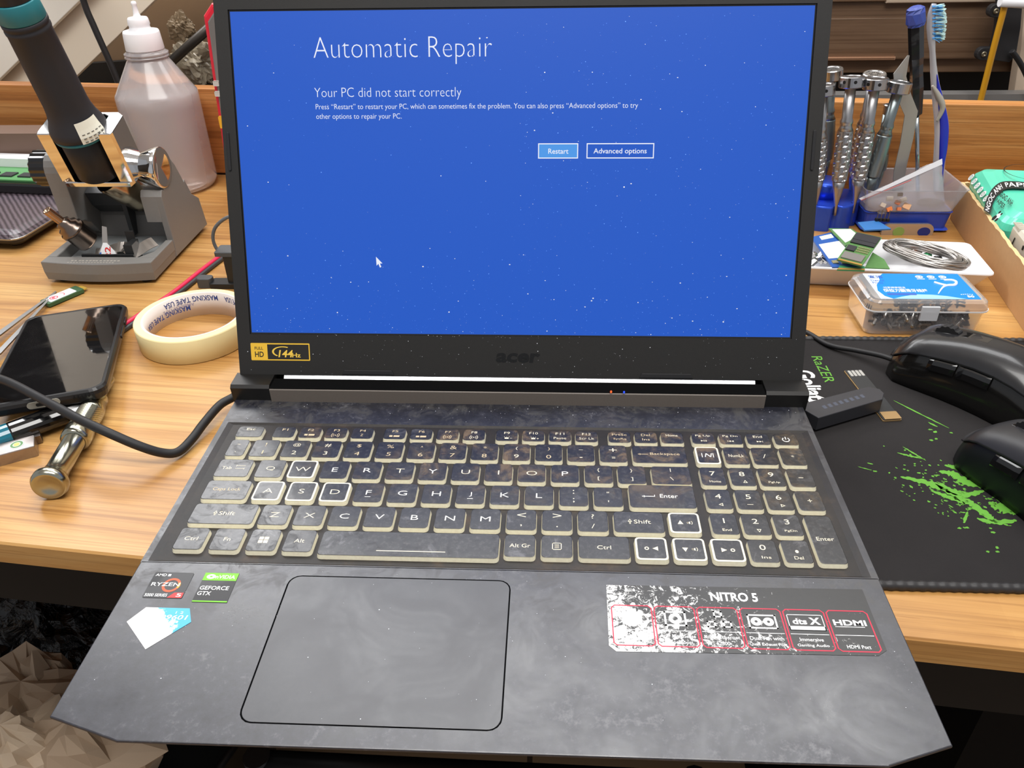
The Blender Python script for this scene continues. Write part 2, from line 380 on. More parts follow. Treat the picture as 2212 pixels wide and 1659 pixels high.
def key(xa, xb, row, lab, edge=False, y0=None, y1=None, lm=None, sp=None):
    yf, dp = KD[row]; ya = yf if y0 is None else y0; yb = yf+dp if y1 is None else y1
    b = MB(); t = 23.5; r = 2.0
    o = 0.55
    lo = rrect(xa-o, ya-o-0.25, xb+o, yb+o*0.4, r+0.3, 3); hi = rrect(xa-0.1, ya-0.1, xb+0.1, yb+0.1, r, 3)
    top = rrect(xa+0.18, ya+0.18, xb-0.18, yb-0.18, r-0.2, 3)
    b.loft([[(x, y, 20.7) for x, y in lo], [(x, y, t-0.42) for x, y in hi], [(x, y, t-0.1) for x, y in hi], [(x, y, t) for x, y in top]], mis=[1, 1, 2 if edge else 0, 2 if edge else 0][:3]+[2 if edge else 0])
    if edge:
        e = 0.9; b.prism(rrect(xa+e, ya+e, xb-e, yb-e, 1.3, 3), t-0.2, t+0.03, mi=0)
    k = lpart(b, 'key', [M_key, M_keyside, M_keyedge])
    if not lab and not sp: return k
    L = MB(); cx = (xa+xb)/2; cy = (ya+yb)/2; z = t+0.06; A = 1.3
    if isinstance(lab, str):
        if len(lab) == 1: text(L, lab, None, cx, cy-1.8, h=3.6, z=z, anchor='c', asp=1.6, off=-0.01)
        else: text(L, lab, None, cx, cy-1.3, w=min(1.75*len(lab), xb-xa-3.0), h=2.6 if 'p' not in lab[1:] else 3.2, z=z, anchor='c')
    elif lab and lab[0] == '2':
        def one(ch, y):
            if ch in "-_=^~`'\",.:;*": 
                text(L, ch, None, cx, y+(0.9 if ch in "-_=~^*\"'`" else 0), w={'-': 1.6, '_': 2.4, '=': 2, '^': 1.4, '~': 2, '`': .8, "'": .5, '"': 1.2, ',': .8, '.': .8, ':': .8, ';': .8, '*': 1.8}[ch], z=z, anchor='c', off=0.0)
            else: text(L, ch, None, cx, y-.2, h=3.2, z=z, anchor='c', asp=1.45, off=-0.005)
        one(lab[1], ya+9.8); one(lab[2], ya+2.6)
    elif lab and lab[0] == 'f':
        text(L, lab[1], None, cx, ya+6.6, w=min(1.75*len(lab[1]), xb-xa-3), h=2.1, z=z, anchor='c')
        if len(lab) > 2 and lab[2]: text(L, lab[2], None, cx, ya+2.3, w=min(1.5*len(lab[2]), xb-xa-3), h=2.1, z=z, anchor='c')
    elif lab and lab[0] == 'n':
        text(L, lab[1], None, cx, ya+8.2, h=3.6, z=z, anchor='c', asp=1.35)
        if lab[2]: text(L, lab[2], None, cx+0.6, ya+2.4, w=1.55*len(lab[2]), h=1.8, z=z, anchor='c')
    if sp: sp(L, cx, cy, z)
    lpart(L, 'legend', lm or M_leg, k)
    return k
E_ = lambda n: None
def icon_bar(L, cx, cy, z): bar(L, cx-3, cy-3.2, cx-1, cy-1.6, z); bar(L, cx-0.4, cy-3.2, cx+3.2, cy-1.6, z)
def icon_sun(s):
    def f(L, cx, cy, z):
        bar(L, cx-1.2, cy-3.4, cx+1.2, cy-2, z); bar(L, cx+1.9, cy-2.9, cx+3.3, cy-2.6, z)
        if s > 0: bar(L, cx+2.45, cy-3.45, cx+2.75, cy-2.05, z)
        for a in (-1.4, 0, 1.4): bar(L, cx+a-0.12, cy-1.7, cx+a+0.12, cy-1.1, z)
    return f
def icon_wave(L, cx, cy, z):
    for r in (1.2, 2.2): ring(L, cx, cy-2.4, r, r+0.35, z, -50, 50, 6); ring(L, cx, cy-2.4, r, r+0.35, z, 130, 230, 6)
    ring(L, cx, cy-2.4, 0, 0.45, z)
f1 = [('Esc', None)]
key(-168, -152.2, 1, ('f', 'Esc'))
fx = [-145.2, -129.2, -113.2, -97.1, -77.2, -61, -45, -29, -9.2, 6.8, 22.7, 38.6]
fi_ = [None, icon_bar, icon_wave, None, icon_bar, icon_bar, icon_wave, icon_wave, icon_sun(0), icon_sun(1), None, None]
fl = ['', '', '', 'Z', '', '', '', '', '', '', 'Pause', 'Scr Lk']
for i in range(12): key(fx[i], fx[i]+12.8, 1, ('f', 'F%d' % (i+1), fl[i]), sp=fi_[i], lm=M_leg2 if i < 7 else M_leg)
for x, a, c, lm in ((58.2, 'PrtSc', 'SysRq', M_leg2), (73.8, 'Del', 'Ins', M_leg2), (89.4, 'Home', '', M_leg)): key(x, x+12.9, 1, ('f', a, c), lm=lm)
def skip(d, n):
    def f(L, cx, cy, z):
        if n == 0: tri(L, cx-1.2, cy-2.3, 0.9, 'r', z); bar(L, cx-0.1, cy-3.1, cx+0.15, cy-1.5, z); bar(L, cx+0.6, cy-3, cx+0.95, cy-1.6, z); bar(L, cx+1.3, cy-3, cx+1.65, cy-1.6, z)
        else: tri(L, cx-0.8, cy-2.3, 0.9, d, z); tri(L, cx+0.8, cy-2.3, 0.9, d, z); bar(L, cx+(2 if d == 'r' else -2.2), cy-3.1, cx+(2.2 if d == 'r' else -2), cy-1.5, z)
    return f
key(107.6, 120.8, 1, ('f', 'Pg Up', ''), sp=skip('r', 0)); key(123.8, 136.9, 1, ('f', 'Pg Dn', ''), sp=skip('l', 1)); key(139.9, 153.0, 1, ('f', 'End', ''), sp=skip('r', 1))
def power(L, cx, cy, z): ring(L, cx, cy, 1.7, 2.2, z, 130, 410, 18); bar(L, cx-0.25, cy+0.2, cx+0.25, cy+2.6, z)
key(156.0, 169.2, 1, None, sp=power, lm=M_legw)
# number row
key(-168, -157.2, 2, ('2', '~', '`'))
for i, (a, c) in enumerate(zip('!@#$%^&*()_+', '1234567890-=')):
    x = -153.8+18.74*i
    key(x, x+15.3, 2, ('2', a, c), lm=M_leg if i in (1, 2, 8, 10, 11) else M_leg2)
def arr(d, dx, dy=0, ln=4):
    def f(L, cx, cy, z):
        tri(L, cx+dx, cy+dy, 1.0, 'l', z, hollow=True); bar(L, cx+dx+0.5, cy+dy-0.18, cx+dx+ln, cy+dy+0.18, z)
        if d: bar(L, cx+dx+ln-0.2, cy+dy-0.18, cx+dx+ln+0.15, cy+dy+1.3, z)
    return f
def lbl_at(s, dx, w, h=2.5, ar=None):
    def f(L, cx, cy, z):
        text(L, s, None, cx+dx, cy-1.2, w=w, h=h, z=z, anchor='c')
        if ar: ar(L, cx, cy, z)
    return f
key(71.3, 101.9, 2, None, sp=lbl_at('Backspace', 3.2, 17, 2.9, arr(0, -11.5, 0, 5)), lm=M_leg2)
def nicon(L, cx, cy, z):
    text(L, 'N', None, cx, cy-1.6, h=3.3, w=3.6, z=z, anchor='c', shear=0.25); bar(L, cx-3.4, cy-1.9, cx-3.0, cy+1.9, z); bar(L, cx+3.0, cy-1.9, cx+3.4, cy+1.9, z)
key(107.6, 121.0, 2, None, True, sp=nicon, lm=M_legw)
key(124.0, 137.2, 2, 'NumLk'); key(140.0, 153.3, 2, '/'); key(156.1, 169.4, 2, None, sp=lambda L, cx, cy, z: text(L, '*', None, cx, cy-0.6, h=1.8, z=z, anchor='c'))
# letters
def tabsp(L, cx, cy, z):
    text(L, 'Tab', None, cx-4, cy-1.2, w=5.6, h=2.5, z=z, anchor='c')
    bar(L, cx+1, cy+1.2, cx+1.3, cy+2.8, z); bar(L, cx+1.4, cy+1.85, cx+6.3, cy+2.15, z); bar(L, cx+1, cy-0.6, cx+6, cy-0.3, z); bar(L, cx+6, cy-1.2, cx+6.3, cy+0.3, z)
key(-168.1, -148.6, 3, None, sp=tabsp)
for i, c in enumerate('QWERTYUIOP'):
    x = -144.5+18.75*i; key(x, x+15.2, 3, c, c == 'W', lm=M_legw if c in 'ERYP' else M_leg)
key(43.1, 58.3, 3, ('2', '{', '[')); key(61.6, 76.8, 3, ('2', '}', ']'))
def bsl(L, cx, cy, z): 
    bar(L, cx-0.2, cy+3, cx+0.2, cy+6, z); L.add([(cx-1, cy-1.4, z), (cx-0.6, cy-1.4, z), (cx+1, cy-4.2, z), (cx+0.6, cy-4.2, z)], [(0, 1, 2, 3)])
key(80.6, 101.9, 3, None, sp=bsl, y0=-75.4, y1=-60.2)
def nsp(d):
    def f(L, cx, cy, z): tri(L, cx+0.8, cy-4.3, 1.5, d, z, hollow=True)
    return f
key(107.7, 121.0, 3, ('n', '7', 'Home')); key(124, 137.2, 3, ('n', '8', ''), sp=nsp('u')); key(140, 153.3, 3, ('n', '9', 'PgUp')); key(156, 169.4, 3, None, sp=lambda L, cx, cy, z: bar(L, cx-1.3, cy-0.2, cx+1.3, cy+0.2, z))
key(-168.3, -143.6, 4, 'Caps Lock', lm=M_leg2)
for i, c in enumerate('ASDFGHJKL'):
    x = -140+18.75*i
    key(x, x+15.2, 4, c, c in 'ASD', lm=M_legw if c in 'FGHJKL' else M_leg, sp=(lambda L, cx, cy, z: bar(L, cx-1.6, cy-3.6, cx+1.6, cy-3.3, z)) if c in 'FJ' else None)
key(28.8, 44, 4, ('2', ':', ';')); key(47.5, 62.7, 4, ('2', '"', "'"))
key(66.7, 101.9, 4, None, sp=lbl_at('Enter', 3.6, 9.6, 2.9, arr(1, -10, -0.2, 6)), y1=-76.4, lm=M_legw)
key(107.7, 121, 4, ('n', '4', ''), sp=nsp('l')); key(123.8, 137.1, 4, ('n', '5', ''), sp=lambda L, cx, cy, z: bar(L, cx-1.6, cy-4, cx+1.6, cy-3.7, z)); key(139.9, 153.2, 4, ('n', '6', ''), sp=nsp('r'))
def plus(L, cx, cy, z): bar(L, cx-1.2, cy-0.2, cx+1.2, cy+0.2, z); bar(L, cx-0.2, cy-1.2, cx+0.2, cy+1.2, z)
key(156, 169.4, 4, None, sp=plus)
def upk(L, cx, cy, z):
    text(L, 'Shift', None, cx+1.8, cy-1.1, w=8.8, h=2.8, z=z, anchor='c'); tri(L, cx-4.6, cy+0.9, 1.4, 'u', z, hollow=True); bar(L, cx-5, cy-1.2, cx-4.75, cy+0.3, z); bar(L, cx-4.45, cy-1.2, cx-4.2, cy+0.3, z); bar(L, cx-5, cy-1.4, cx-4.2, cy-1.15, z)
key(-168.2, -133.5, 5, None, sp=upk)
for i, c in enumerate('ZXCVBNM'):
    x = -130.6+18.78*i; key(x, x+15.3, 5, c, lm=M_legw if c in 'CVBNM' else M_leg)
for i, (a, c) in enumerate(zip('<>?', ',./')): key(1.0+18.75*i, 16.3+18.75*i, 5, ('2', a, c))
key(57.2, 82.8, 5, None, sp=upk)
def ak(d, k):
    def f(L, cx, cy, z):
        s = -1 if d == 'l' else 1
        tri(L, cx-2.2*s, cy, 1.8, d, z)
        if k == 's': bar(L, cx+1.2, cy-0.5, cx+2, cy+0.5, z); tri(L, cx+2.2, cy, 1.2, 'l', z); ring(L, cx+2.4, cy, 1.4, 1.7, z, -50, 50, 6)
        else: ring(L, cx+2.4*s, cy, 0.6, 1.15, z)
    return f
key(85.8, 101.6, 5, None, True, sp=ak('u', 's'), y0=-113.2)
key(107.5, 120.9, 5, ('n', '1', 'End')); key(123.6, 137, 5, ('n', '2', ''), sp=nsp('d')); key(139.9, 153.2, 5, ('n', '3', 'PgDn'))
key(156.2, 169.6, 6, 'Enter', y1=-98.6)
key(-168.6, -153.7, 6, 'Ctrl'); key(-149.8, -134.7, 6, 'Fn')
def win(L, cx, cy, z):
    for a in (-2.5, 0.2):
        for c in (-2.2, 0.2): bar(L, cx+a, cy+c, cx+a+2.3, cy+c+2.0, z)
key(-130.8, -115.7, 6, None, sp=win); key(-112, -97, 6, 'Alt')
key(-93.3, -2.1, 6, None, y0=-134.0, sp=lambda L, cx, cy, z: bar(L, cx-16, cy-5.2, cx+19, cy-4.7, z))
key(1.0, 16.2, 6, 'Alt Gr')
def menu(L, cx, cy, z):
    for q in ((-2.4, 2.0, 2.4, 2.4), (-2.4, -2.4, 2.4, -2.0), (-2.4, -2.4, -2.0, 2.4), (2.0, -2.4, 2.4, 2.4), (-1.2, 0.8, 1.2, 1.1), (-1.2, -0.1, 1.2, 0.2), (-1.2, -1.1, 1.2, -0.8)): bar(L, cx+q[0], cy+q[1], cx+q[2], cy+q[3], z)
key(19.6, 35, 6, None, sp=menu); key(38.4, 63.7, 6, 'Ctrl')
key(66.9, 82.6, 6, None, True, sp=ak('l', 'b')); key(85.8, 101.6, 6, None, True, sp=ak('d', 's')); key(104.8, 120.5, 6, None, True, sp=ak('r', 'b'))
key(123.4, 136.9, 6, ('n', '0', 'Ins')); key(139.9, 153.2, 6, ('f', '.', 'Del'))
# ---- stickers on the palm rest
def sticker(name, pts, m, label=None, z0=DZ, th=0.18):
    b = MB(); b.prism(pts, z0, z0+th); o = lpart(b, name, m)
    if label: o['label'] = label
    return o
M_stk = mat('sticker_black', rgb(26, 26, 29), 0.4, coat=0.1)
zz = DZ+0.25
s = sticker('processor_sticker', rrect(-170.8, -163.2, -151.2, -147, 0.8), M_stk, 'small black processor sticker with an orange ring')
s.data.materials[0] = M_stk
L = MB(); text(L, 'AMD', None, -169.8, -149.6, w=5.4, h=1.6, z=zz, off=0.01); bar(L, -163.6, -149.6, -162.2, -148.2, zz)
text(L, 'RYZEN', None, -169.5, -155.9, w=14, h=2.2, z=zz+0.06, off=0.01); text(L, '5000 SERIES', None, -170, -162.4, w=11, h=1.8, z=zz, off=0.01); text(L, '5', None, -154.6, -162.4, h=2.1, w=2.4, z=zz+0.06, off=0.01)
ring(L, -159.5, -155.2, 3.2, 4.4, zz, 25, 335, 28, mi=1); ring(L, -159.5, -155.2, 3.2, 4.4, zz, 335, 385, 6, mi=2)
L.add([(-158.6, -163, zz), (-151.5, -163, zz), (-151.5, -159.8, zz), (-156, -159.8, zz)], [(0, 1, 2, 3)], None, 3)
lpart(L, 'printed_text', [mat('print_white', rgb(240, 240, 240), 0.5), mat('print_orange', rgb(222, 84, 40), 0.4), mat('print_amber', rgb(248, 160, 40), 0.4), mat('print_red', rgb(214, 44, 44), 0.4)], s)
s = sticker('graphics_sticker', [(-145.7, -165), (-128.6, -165), (-128.8, -146.6), (-145.7, -146.6)], M_stk, 'small black and green graphics sticker')
L = MB(); bar(L, -145.6, -151.6, -128.8, -146.7, zz, 1); bar(L, -145.6, -165, -128.7, -164.2, zz, 1)
text(L, 'nVIDIA', None, -139.5, -150.4, w=9.6, h=2.3, z=zz+0.06, off=0.012); ring(L, -141.9, -149.2, 0.5, 1.5, zz+0.06, sx=1.5)
text(L, 'GEFORCE', None, -144.9, -157.5, w=14.2, h=2.4, z=zz, off=0.012); text(L, 'GTX', None, -144.9, -160.9, w=6.6, h=2.4, z=zz, off=0.012)
lpart(L, 'printed_text', [mat('print_white', rgb(240, 240, 240), 0.5), mat('print_green', rgb(110, 196, 20), 0.4)], s)
nt = NT('worn_cyan'); f = nt.noise(120, 6, 0.75); tc = nt.n('ShaderNodeTexCoord'); sx = nt.n('ShaderNodeSeparateXYZ'); nt.l(tc.outputs['Object'], sx.inputs[0])
a1 = nt.n('ShaderNodeMath', operation='MULTIPLY_ADD'); nt.l(sx.outputs[0], a1.inputs[0]); a1.inputs[1].default_value = 30; a1.inputs[2].default_value = 4.65
a2 = nt.n('ShaderNodeMath', operation='MULTIPLY_ADD'); nt.l(sx.outputs[1], a2.inputs[0]); a2.inputs[1].default_value = 35; a2.inputs[2].default_value = 6.12
a3 = nt.n('ShaderNodeMath', operation='ADD'); nt.l(a1.outputs[0], a3.inputs[0]); nt.l(a2.outputs[0], a3.inputs[1]); a4 = nt.n('ShaderNodeMath', operation='ADD'); nt.l(a3.outputs[0], a4.inputs[0]); nt.l(f, a4.inputs[1])
nt.col(nt.ramp(a4.outputs[0], [(0.50, rgb(246, 246, 244)), (0.56, rgb(60, 168, 204))])); nt.b.inputs['Roughness'].default_value = 0.35
s = sticker('pentagon_sticker', [(-171.4, -177.7), (-156, -192.5), (-141.3, -176.8), (-145, -169), (-166, -169)], nt.m, 'white and cyan worn five-sided sticker')
L = MB(); text(L, '09601', None, -157, -175.8, w=12.6, h=2.7, z=zz, off=0.01, shear=0.15); text(L, '1 2', None, -150.5, -172.4, w=3.6, h=1.4, z=zz)
lpart(L, 'printed_text', mat('print_white', rgb(240, 240, 240), 0.5), s)
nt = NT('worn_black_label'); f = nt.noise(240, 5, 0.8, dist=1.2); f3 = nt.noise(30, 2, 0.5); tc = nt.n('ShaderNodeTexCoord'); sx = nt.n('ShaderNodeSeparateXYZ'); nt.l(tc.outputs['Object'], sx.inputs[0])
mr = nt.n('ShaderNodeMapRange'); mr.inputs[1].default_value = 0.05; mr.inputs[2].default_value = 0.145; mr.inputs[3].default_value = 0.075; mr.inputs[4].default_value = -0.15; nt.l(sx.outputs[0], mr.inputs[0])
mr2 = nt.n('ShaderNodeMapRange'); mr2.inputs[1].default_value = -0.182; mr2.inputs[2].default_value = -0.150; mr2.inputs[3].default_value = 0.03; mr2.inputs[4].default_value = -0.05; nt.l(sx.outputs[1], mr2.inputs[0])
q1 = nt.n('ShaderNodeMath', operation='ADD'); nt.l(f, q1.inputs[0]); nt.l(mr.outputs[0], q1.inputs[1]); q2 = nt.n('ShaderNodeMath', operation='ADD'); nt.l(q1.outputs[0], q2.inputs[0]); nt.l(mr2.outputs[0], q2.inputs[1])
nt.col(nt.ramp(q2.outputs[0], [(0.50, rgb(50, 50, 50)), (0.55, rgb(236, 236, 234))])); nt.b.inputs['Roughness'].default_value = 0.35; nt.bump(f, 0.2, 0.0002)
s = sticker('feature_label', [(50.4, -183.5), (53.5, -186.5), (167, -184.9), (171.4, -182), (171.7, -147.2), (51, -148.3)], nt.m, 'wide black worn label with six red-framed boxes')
L = MB(); text(L, 'NITRO 5', None, 99.4, -156.6, w=22, h=5.4, z=zz, off=0.03)
cap = [('Dual M.2 Support', '+ One HDD Slot'), ('Acer NitroSense', '& CoolBoost'), ('Killer Ethernet', 'E2600'), ('Dual Fan with', 'Quad Exhaust Port'), ('Immersive', 'Gaming Audio'), ('', 'HDMI Port')]
for i in range(6):
    xa = 52.4+19.62*i; xb = xa+18.9; ya, yb = -183.4, -160.3
    p = rrect(xa, ya, xb, yb, 1.6, 1); pi = rrect(xa+0.55, ya+0.55, xb-0.55, yb-0.55, 1.2, 1); n_ = len(p)
    L.add([(x, y, zz) for x, y in p]+[(x, y, zz) for x, y in pi], [(j, (j+1) % n_, n_+(j+1) % n_, n_+j) for j in range(n_)], None, 1)
    bar(L, xa+1, -174.6, xb-1, -174.3, zz)
    c = (xa+xb)/2
    if cap[i][0]: text(L, cap[i][0], None, c, -178.3, w=min(15.8, 1.15*len(cap[i][0])), h=1.9, z=zz, anchor='c', off=0.01)
    text(L, cap[i][1], None, c, -181.6, w=min(16.4, 1.15*len(cap[i][1])), h=1.9, z=zz, anchor='c', off=0.01)
def fr(x0, y0, x1, y1, t):
    for q in ((x0, y0, x1, y0+t), (x0, y1-t, x1, y1), (x0, y0, x0+t, y1), (x1-t, y0, x1, y1)): bar(L, *q, zz)
c = 61.8; bar(L, c-4.5, -171.5, c+4.5, -164, zz)
c += 19.62; fr(c-5, -171.8, c+5, -163.4, 0.9); ring(L, c, -167.6, 1.2, 3, zz)
c += 19.62
for q in ((-2, -166.2), (-5.6, -172), (1.6, -172)): fr(c+q[0], q[1], c+q[0]+4, q[1]+3.6, 0.8)
c += 19.62; fr(c-6.5, -172, c+6.5, -164, 0.8); ring(L, c-2.8, -168, 0.7, 2.4, zz); ring(L, c+2.8, -168, 0.7, 2.4, zz)
c += 19.62; fr(c-8, -172.4, c+8, -163.4, 0.35); bar(L, c-8, -172.4, c+8, -170, zz); text(L, 'dts', None, c-6, -169, w=6.4, h=3.4, z=zz, off=0.03); text(L, 'X', None, c+1.5, -169, w=5, h=4, z=zz, off=0.04)
c += 19.62; text(L, 'HDMI', None, c-7.4, -169, w=14.6, h=3.2, z=zz, off=0.03); bar(L, c-7.2, -169.9, c+6, -169.6, zz)
lpart(L, 'printed_text', [mat('print_white', rgb(240, 240, 240), 0.5), mat('print_frame_red', rgb(214, 40, 70), 0.4)], s)
# ---- hinge
nt = mat('hinge_grey', rgb(108, 100, 93), 0.5, vary=0.12, vs=900)
b = MB(); b.prism([(1, 20), (1, 31), (2, 31.6), (12, 29), (12, 18), (1, 18)], -157.3, 157.3, M=Matrix(((0, 0, 1, 0), (1, 0, 0, 0), (0, 1, 0, 0), (0, 0, 0, 1)))); lpart(b, 'hinge_cover', nt)
b = MB(); b.box(-157.2, 1.6, 31.6, 157.2, 13, 31.95); lpart(b, 'hinge_shade_sheet', mat('hinge_void', rgb(8, 8, 8), 0.8, spec=0.1))  # black sheet standing in for the shaded hollow above the hinge cover
b = MB(); b.box(-157.7, 17.7, 20, 157.7, 19.5, 33.2); lpart(b, 'hinge_barrel', mat('hinge_void', rgb(8, 8, 8), 0.8, spec=0.1))
HC = [(-183, -157.6), (157.6, 183.8)]
for xa, xb in HC:
    b = MB(); b.loft([[(x, 2.5, 20.2), (x, 1.6, 31.5), (x, 3.5, 33.3), (x, 17, 33.5), (x, 19, 12), (x, 5, 12)] for x in (xa, xa+1, xb-1, xb)]); lpart(b, 'hinge_block', mat('hinge_black', rgb(24, 23, 22), 0.38))
for x, c in ((73.5, (255, 90, 40)), (82.8, (50, 90, 255))):
    q = PY(1320 if x < 80 else 1348, 846 if x < 80 else 847, 1.0); b = MB(); b.rbox(q.x-0.6, q.z-0.8, 0, q.x+0.6, q.z+0.8, 0.4, 0.5, 0.1, M=frame((0, 1.0, 0), (1, 0, 0), (0, 0, 1)))
    lpart(b, 'indicator_light', mat('led%d' % c[0], rgb(*c), 0.4, emit=rgb(*c), es=1.2 if x < 80 else 0.5))
# ---- lid
LF = frame((0.9, 26.3, 58.9), (1, 0, 0), (0, 0.36365, 0.93153))
M_bez = mat('bezel_black', rgb(34, 33, 32), 0.55, bump=0.15, bs=3000)
bz = 0.8; top = 206.5
b = MB()
b.prism(rrect(-181.6, -27.6, 181.6, top, 4), -7, -0.6, LF)
b.prism([(-181.6, -27.6), (181.6, -27.6), (181.6, -1.0), (-181.6, -1.0)], -0.6, bz, LF); b.prism([(-181.6, 194.6), (181.6, 194.6), (181.6, top), (-181.6, top)], -0.6, bz, LF)
b.prism([(-181.6, -1.0), (-173.1, -1.0), (-173.1, 194.6), (-181.6, 194.6)], -0.6, bz, LF); b.prism([(173.1, -1.0), (181.6, -1.0), (181.6, 194.6), (173.1, 194.6)], -0.6, bz, LF)
lid = lpart(b, 'lid', M_bez)
b = MB(); b.box(-173.1, -1.0, -0.6, 173.1, 194.6, -0.1, LF); lpart(b, 'panel_border', M_blackgloss, lid)
nt = NT('lit_screen'); tc = nt.n('ShaderNodeTexCoord'); sx = nt.n('ShaderNodeSeparateXYZ'); nt.l(tc.outputs['Generated'], sx.inputs[0])
nt.col(g(0.006)); nt.b.inputs['Roughness'].default_value = 0.42; nt.b.inputs['Emission Color'].default_value = rgb(10, 86, 200); nt.b.inputs['Emission Strength'].default_value = 0.93
b = MB(); b.add([(-172.1, 0, 0), (172.1, 0, 0), (172.1, 193.6, 0), (-172.1, 193.6, 0)], [(0, 1, 2, 3)], LF); scr = lpart(b, 'screen', nt.m, lid)
scr['label'] = 'glowing blue screen with white repair message'
M_st = mat('screen_white', g(0.05), 0.5, emit=rgb(232, 236, 248), es=0.95); M_sb = mat('screen_button', g(0.02), 0.5, emit=rgb(60, 145, 226), es=1.0); M_sd = mat('screen_blue', g(0.006), 0.42, emit=rgb(10, 86, 200), es=0.93)
L = MB(); k = 0.15
text(L, 'Automatic Repair', LF, -122.6, 163.2, w=107.6, h=15.6, z=k, off=-0.022)
lpart(L, 'heading_text', [M_st, M_sb, M_sd], lid); L = MB()
text(L, 'Your PC did not start correctly', LF, -123.2, 143.0, w=89.6, h=7.2, z=k, off=-0.016)
text(L, 'Press \u201cRestart\u201d to restart your PC, which can sometimes fix the problem. You can also press \u201cAdvanced options\u201d to try', LF, -122.8, 136.8, w=195.2, h=4.0, z=k, off=-0.006)
text(L, 'other options to repair your PC.', LF, -122.8, 131.2, w=52.6, h=4.0, z=k, off=-0.006)
def sq(x0, y0, x1, y1, z, mi): L.add([(x0, y0, z), (x1, y0, z), (x1, y1, z), (x0, y1, z)], [(0, 1, 2, 3)], LF, mi)
lpart(L, 'message_text', [M_st, M_sb, M_sd], lid); L = MB()
L.add([(-88.9, 49, k), (-88.7, 43.4, k), (-87.5, 44.6, k), (-86.6, 42.2, k), (-85.7, 42.6, k), (-86.5, 44.8, k), (-84.9, 44.8, k)], [(0, 1, 2), (0, 2, 5), (0, 5, 6), (2, 3, 4), (2, 4, 5)], LF, 0)
lpart(L, 'pointer_arrow', [M_st, M_sb, M_sd], lid)
L = MB(); sq(12.9, 108.6, 37.2, 117.5, k, 0); sq(13.5, 109.2, 36.6, 116.9, k+0.06, 1); text(L, 'Restart', LF, 19.1, 111.4, w=12.2, h=3.0, z=k+0.12, off=0.008); lpart(L, 'restart_button', [M_st, M_sb, M_sd], lid)
L = MB(); sq(42.3, 108.6, 82.9, 117.5, k, 0); sq(42.9, 109.2, 82.3, 116.9, k+0.06, 2); text(L, 'Advanced options', LF, 46.5, 110.6, w=32, h=3.9, z=k+0.12, off=0.008); lpart(L, 'options_button', [M_st, M_sb, M_sd], lid)
# sticker, logo, rubber bumpers
b = MB(); b.prism(rrect(-173.2, -18.2, -134.3, -6.8, 0.6), bz, bz+0.15, LF); st = lpart(b, 'refresh_rate_sticker', mat('sticker_yellow', rgb(236, 190, 60), 0.4), lid); st['label'] = 'yellow and black FULL HD 144Hz sticker'
L = MB(); L.prism([(-162.2, -17.4), (-135, -17.4), (-135, -7.6), (-162.2, -7.6)], bz+0.15, bz+0.2, LF, mi=0)
text(L, 'FULL', LF, -170.6, -11.2, w=5.6, h=2.0, z=bz+0.2, mi=0, off=0.01); text(L, 'HD', LF, -170.6, -16, w=5.8, h=3.6, z=bz+0.2, mi=0, off=0.02)
text(L, '144', LF, -155.2, -16.0, w=9.2, h=4.8, z=bz+0.26, mi=1, off=0.02, shear=0.2); text(L, 'Hz', LF, -146, -16, w=5.6, h=2.9, z=bz+0.26, mi=1, off=0.02)
ring(L, -152, -12.4, 3.0, 3.6, bz+0.26, 60, 235, 14, 1, LF, 2.0)
lpart(L, 'printed_text', [mat('sticker_dark', rgb(38, 36, 32), 0.5), mat('sticker_gold', rgb(244, 204, 80), 0.4)], lid)
L = MB(); text(L, 'acer', LF, -13.4, -17.9, w=28, h=6.2, z=bz+0.12, off=0.035, shear=0.15); lpart(L, 'maker_logo', mat('logo_dark', rgb(14, 14, 14), 0.25), lid)
for xa in (-113.5, 78.9):
    b = MB(); b.prism([(xa, -26.9), (xa+34, -26.9), (xa+32.6, -24.0), (xa+1.4, -24.0)], bz, bz+0.9, LF, bev=0.3); lpart(b, 'rubber_bumper', M_rubber, lid)
for xa in (-178.4, 177.2):
    b = MB(); b.prism(rrect(xa-0.9, 101.5, xa+0.9, 124.6, 0.9), bz, bz+0.8, LF, bev=0.25); lpart(b, 'rubber_bumper', M_rubber, lid)
b = MB(); b.loft([[(x, 17, 33.3), (x, 16.4, 33.3), (x, 12.4, 29.6), (x, 13.4, 28.6), (x, 17.5, 28.6)] for x in (-151.5, 153.2)]); lpart(b, 'silver_trim', mat('silver_trim', rgb(226, 228, 232), 0.28, 0.85), lid)
# dust specks
def specks(name, n, fn, M, label, m, r0=0.09, r1=0.3, par=None):
    D = MB()
    for i in range(n):
        x, y, z = fn(); r = r0+(r1-r0)*random.random()**4; a = random.random()*PI; e = random.uniform(0.45, 1)
        D.add([(x+r*math.cos(a+t)*1.0, y+r*e*math.sin(a+t), z) for t in (0, PI/3, 2*PI/3, PI, 4*PI/3, 5*PI/3)], [(0, 1, 2, 3, 4, 5)], M)
    o = lpart(D, name, m, par); o['kind'] = 'stuff'; o['label'] = label
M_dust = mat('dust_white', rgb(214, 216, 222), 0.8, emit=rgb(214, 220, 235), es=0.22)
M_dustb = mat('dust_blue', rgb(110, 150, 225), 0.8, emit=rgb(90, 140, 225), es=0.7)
def fs():
    y = 193.6*random.random()**1.6*0.98+1; x = -170+340*random.random()
    if y > 60 and random.random() < 0.55: x = random.uniform(0, 170)
    return x, y, 0.3
specks('dust_specks', 360, fs, LF, 'white dust specks on the screen', M_dust, 0.12, 0.55, lid)
specks('dust_haze', 900, fs, LF, 'fine dust on the screen', M_dustb, 0.1, 0.3, lid)
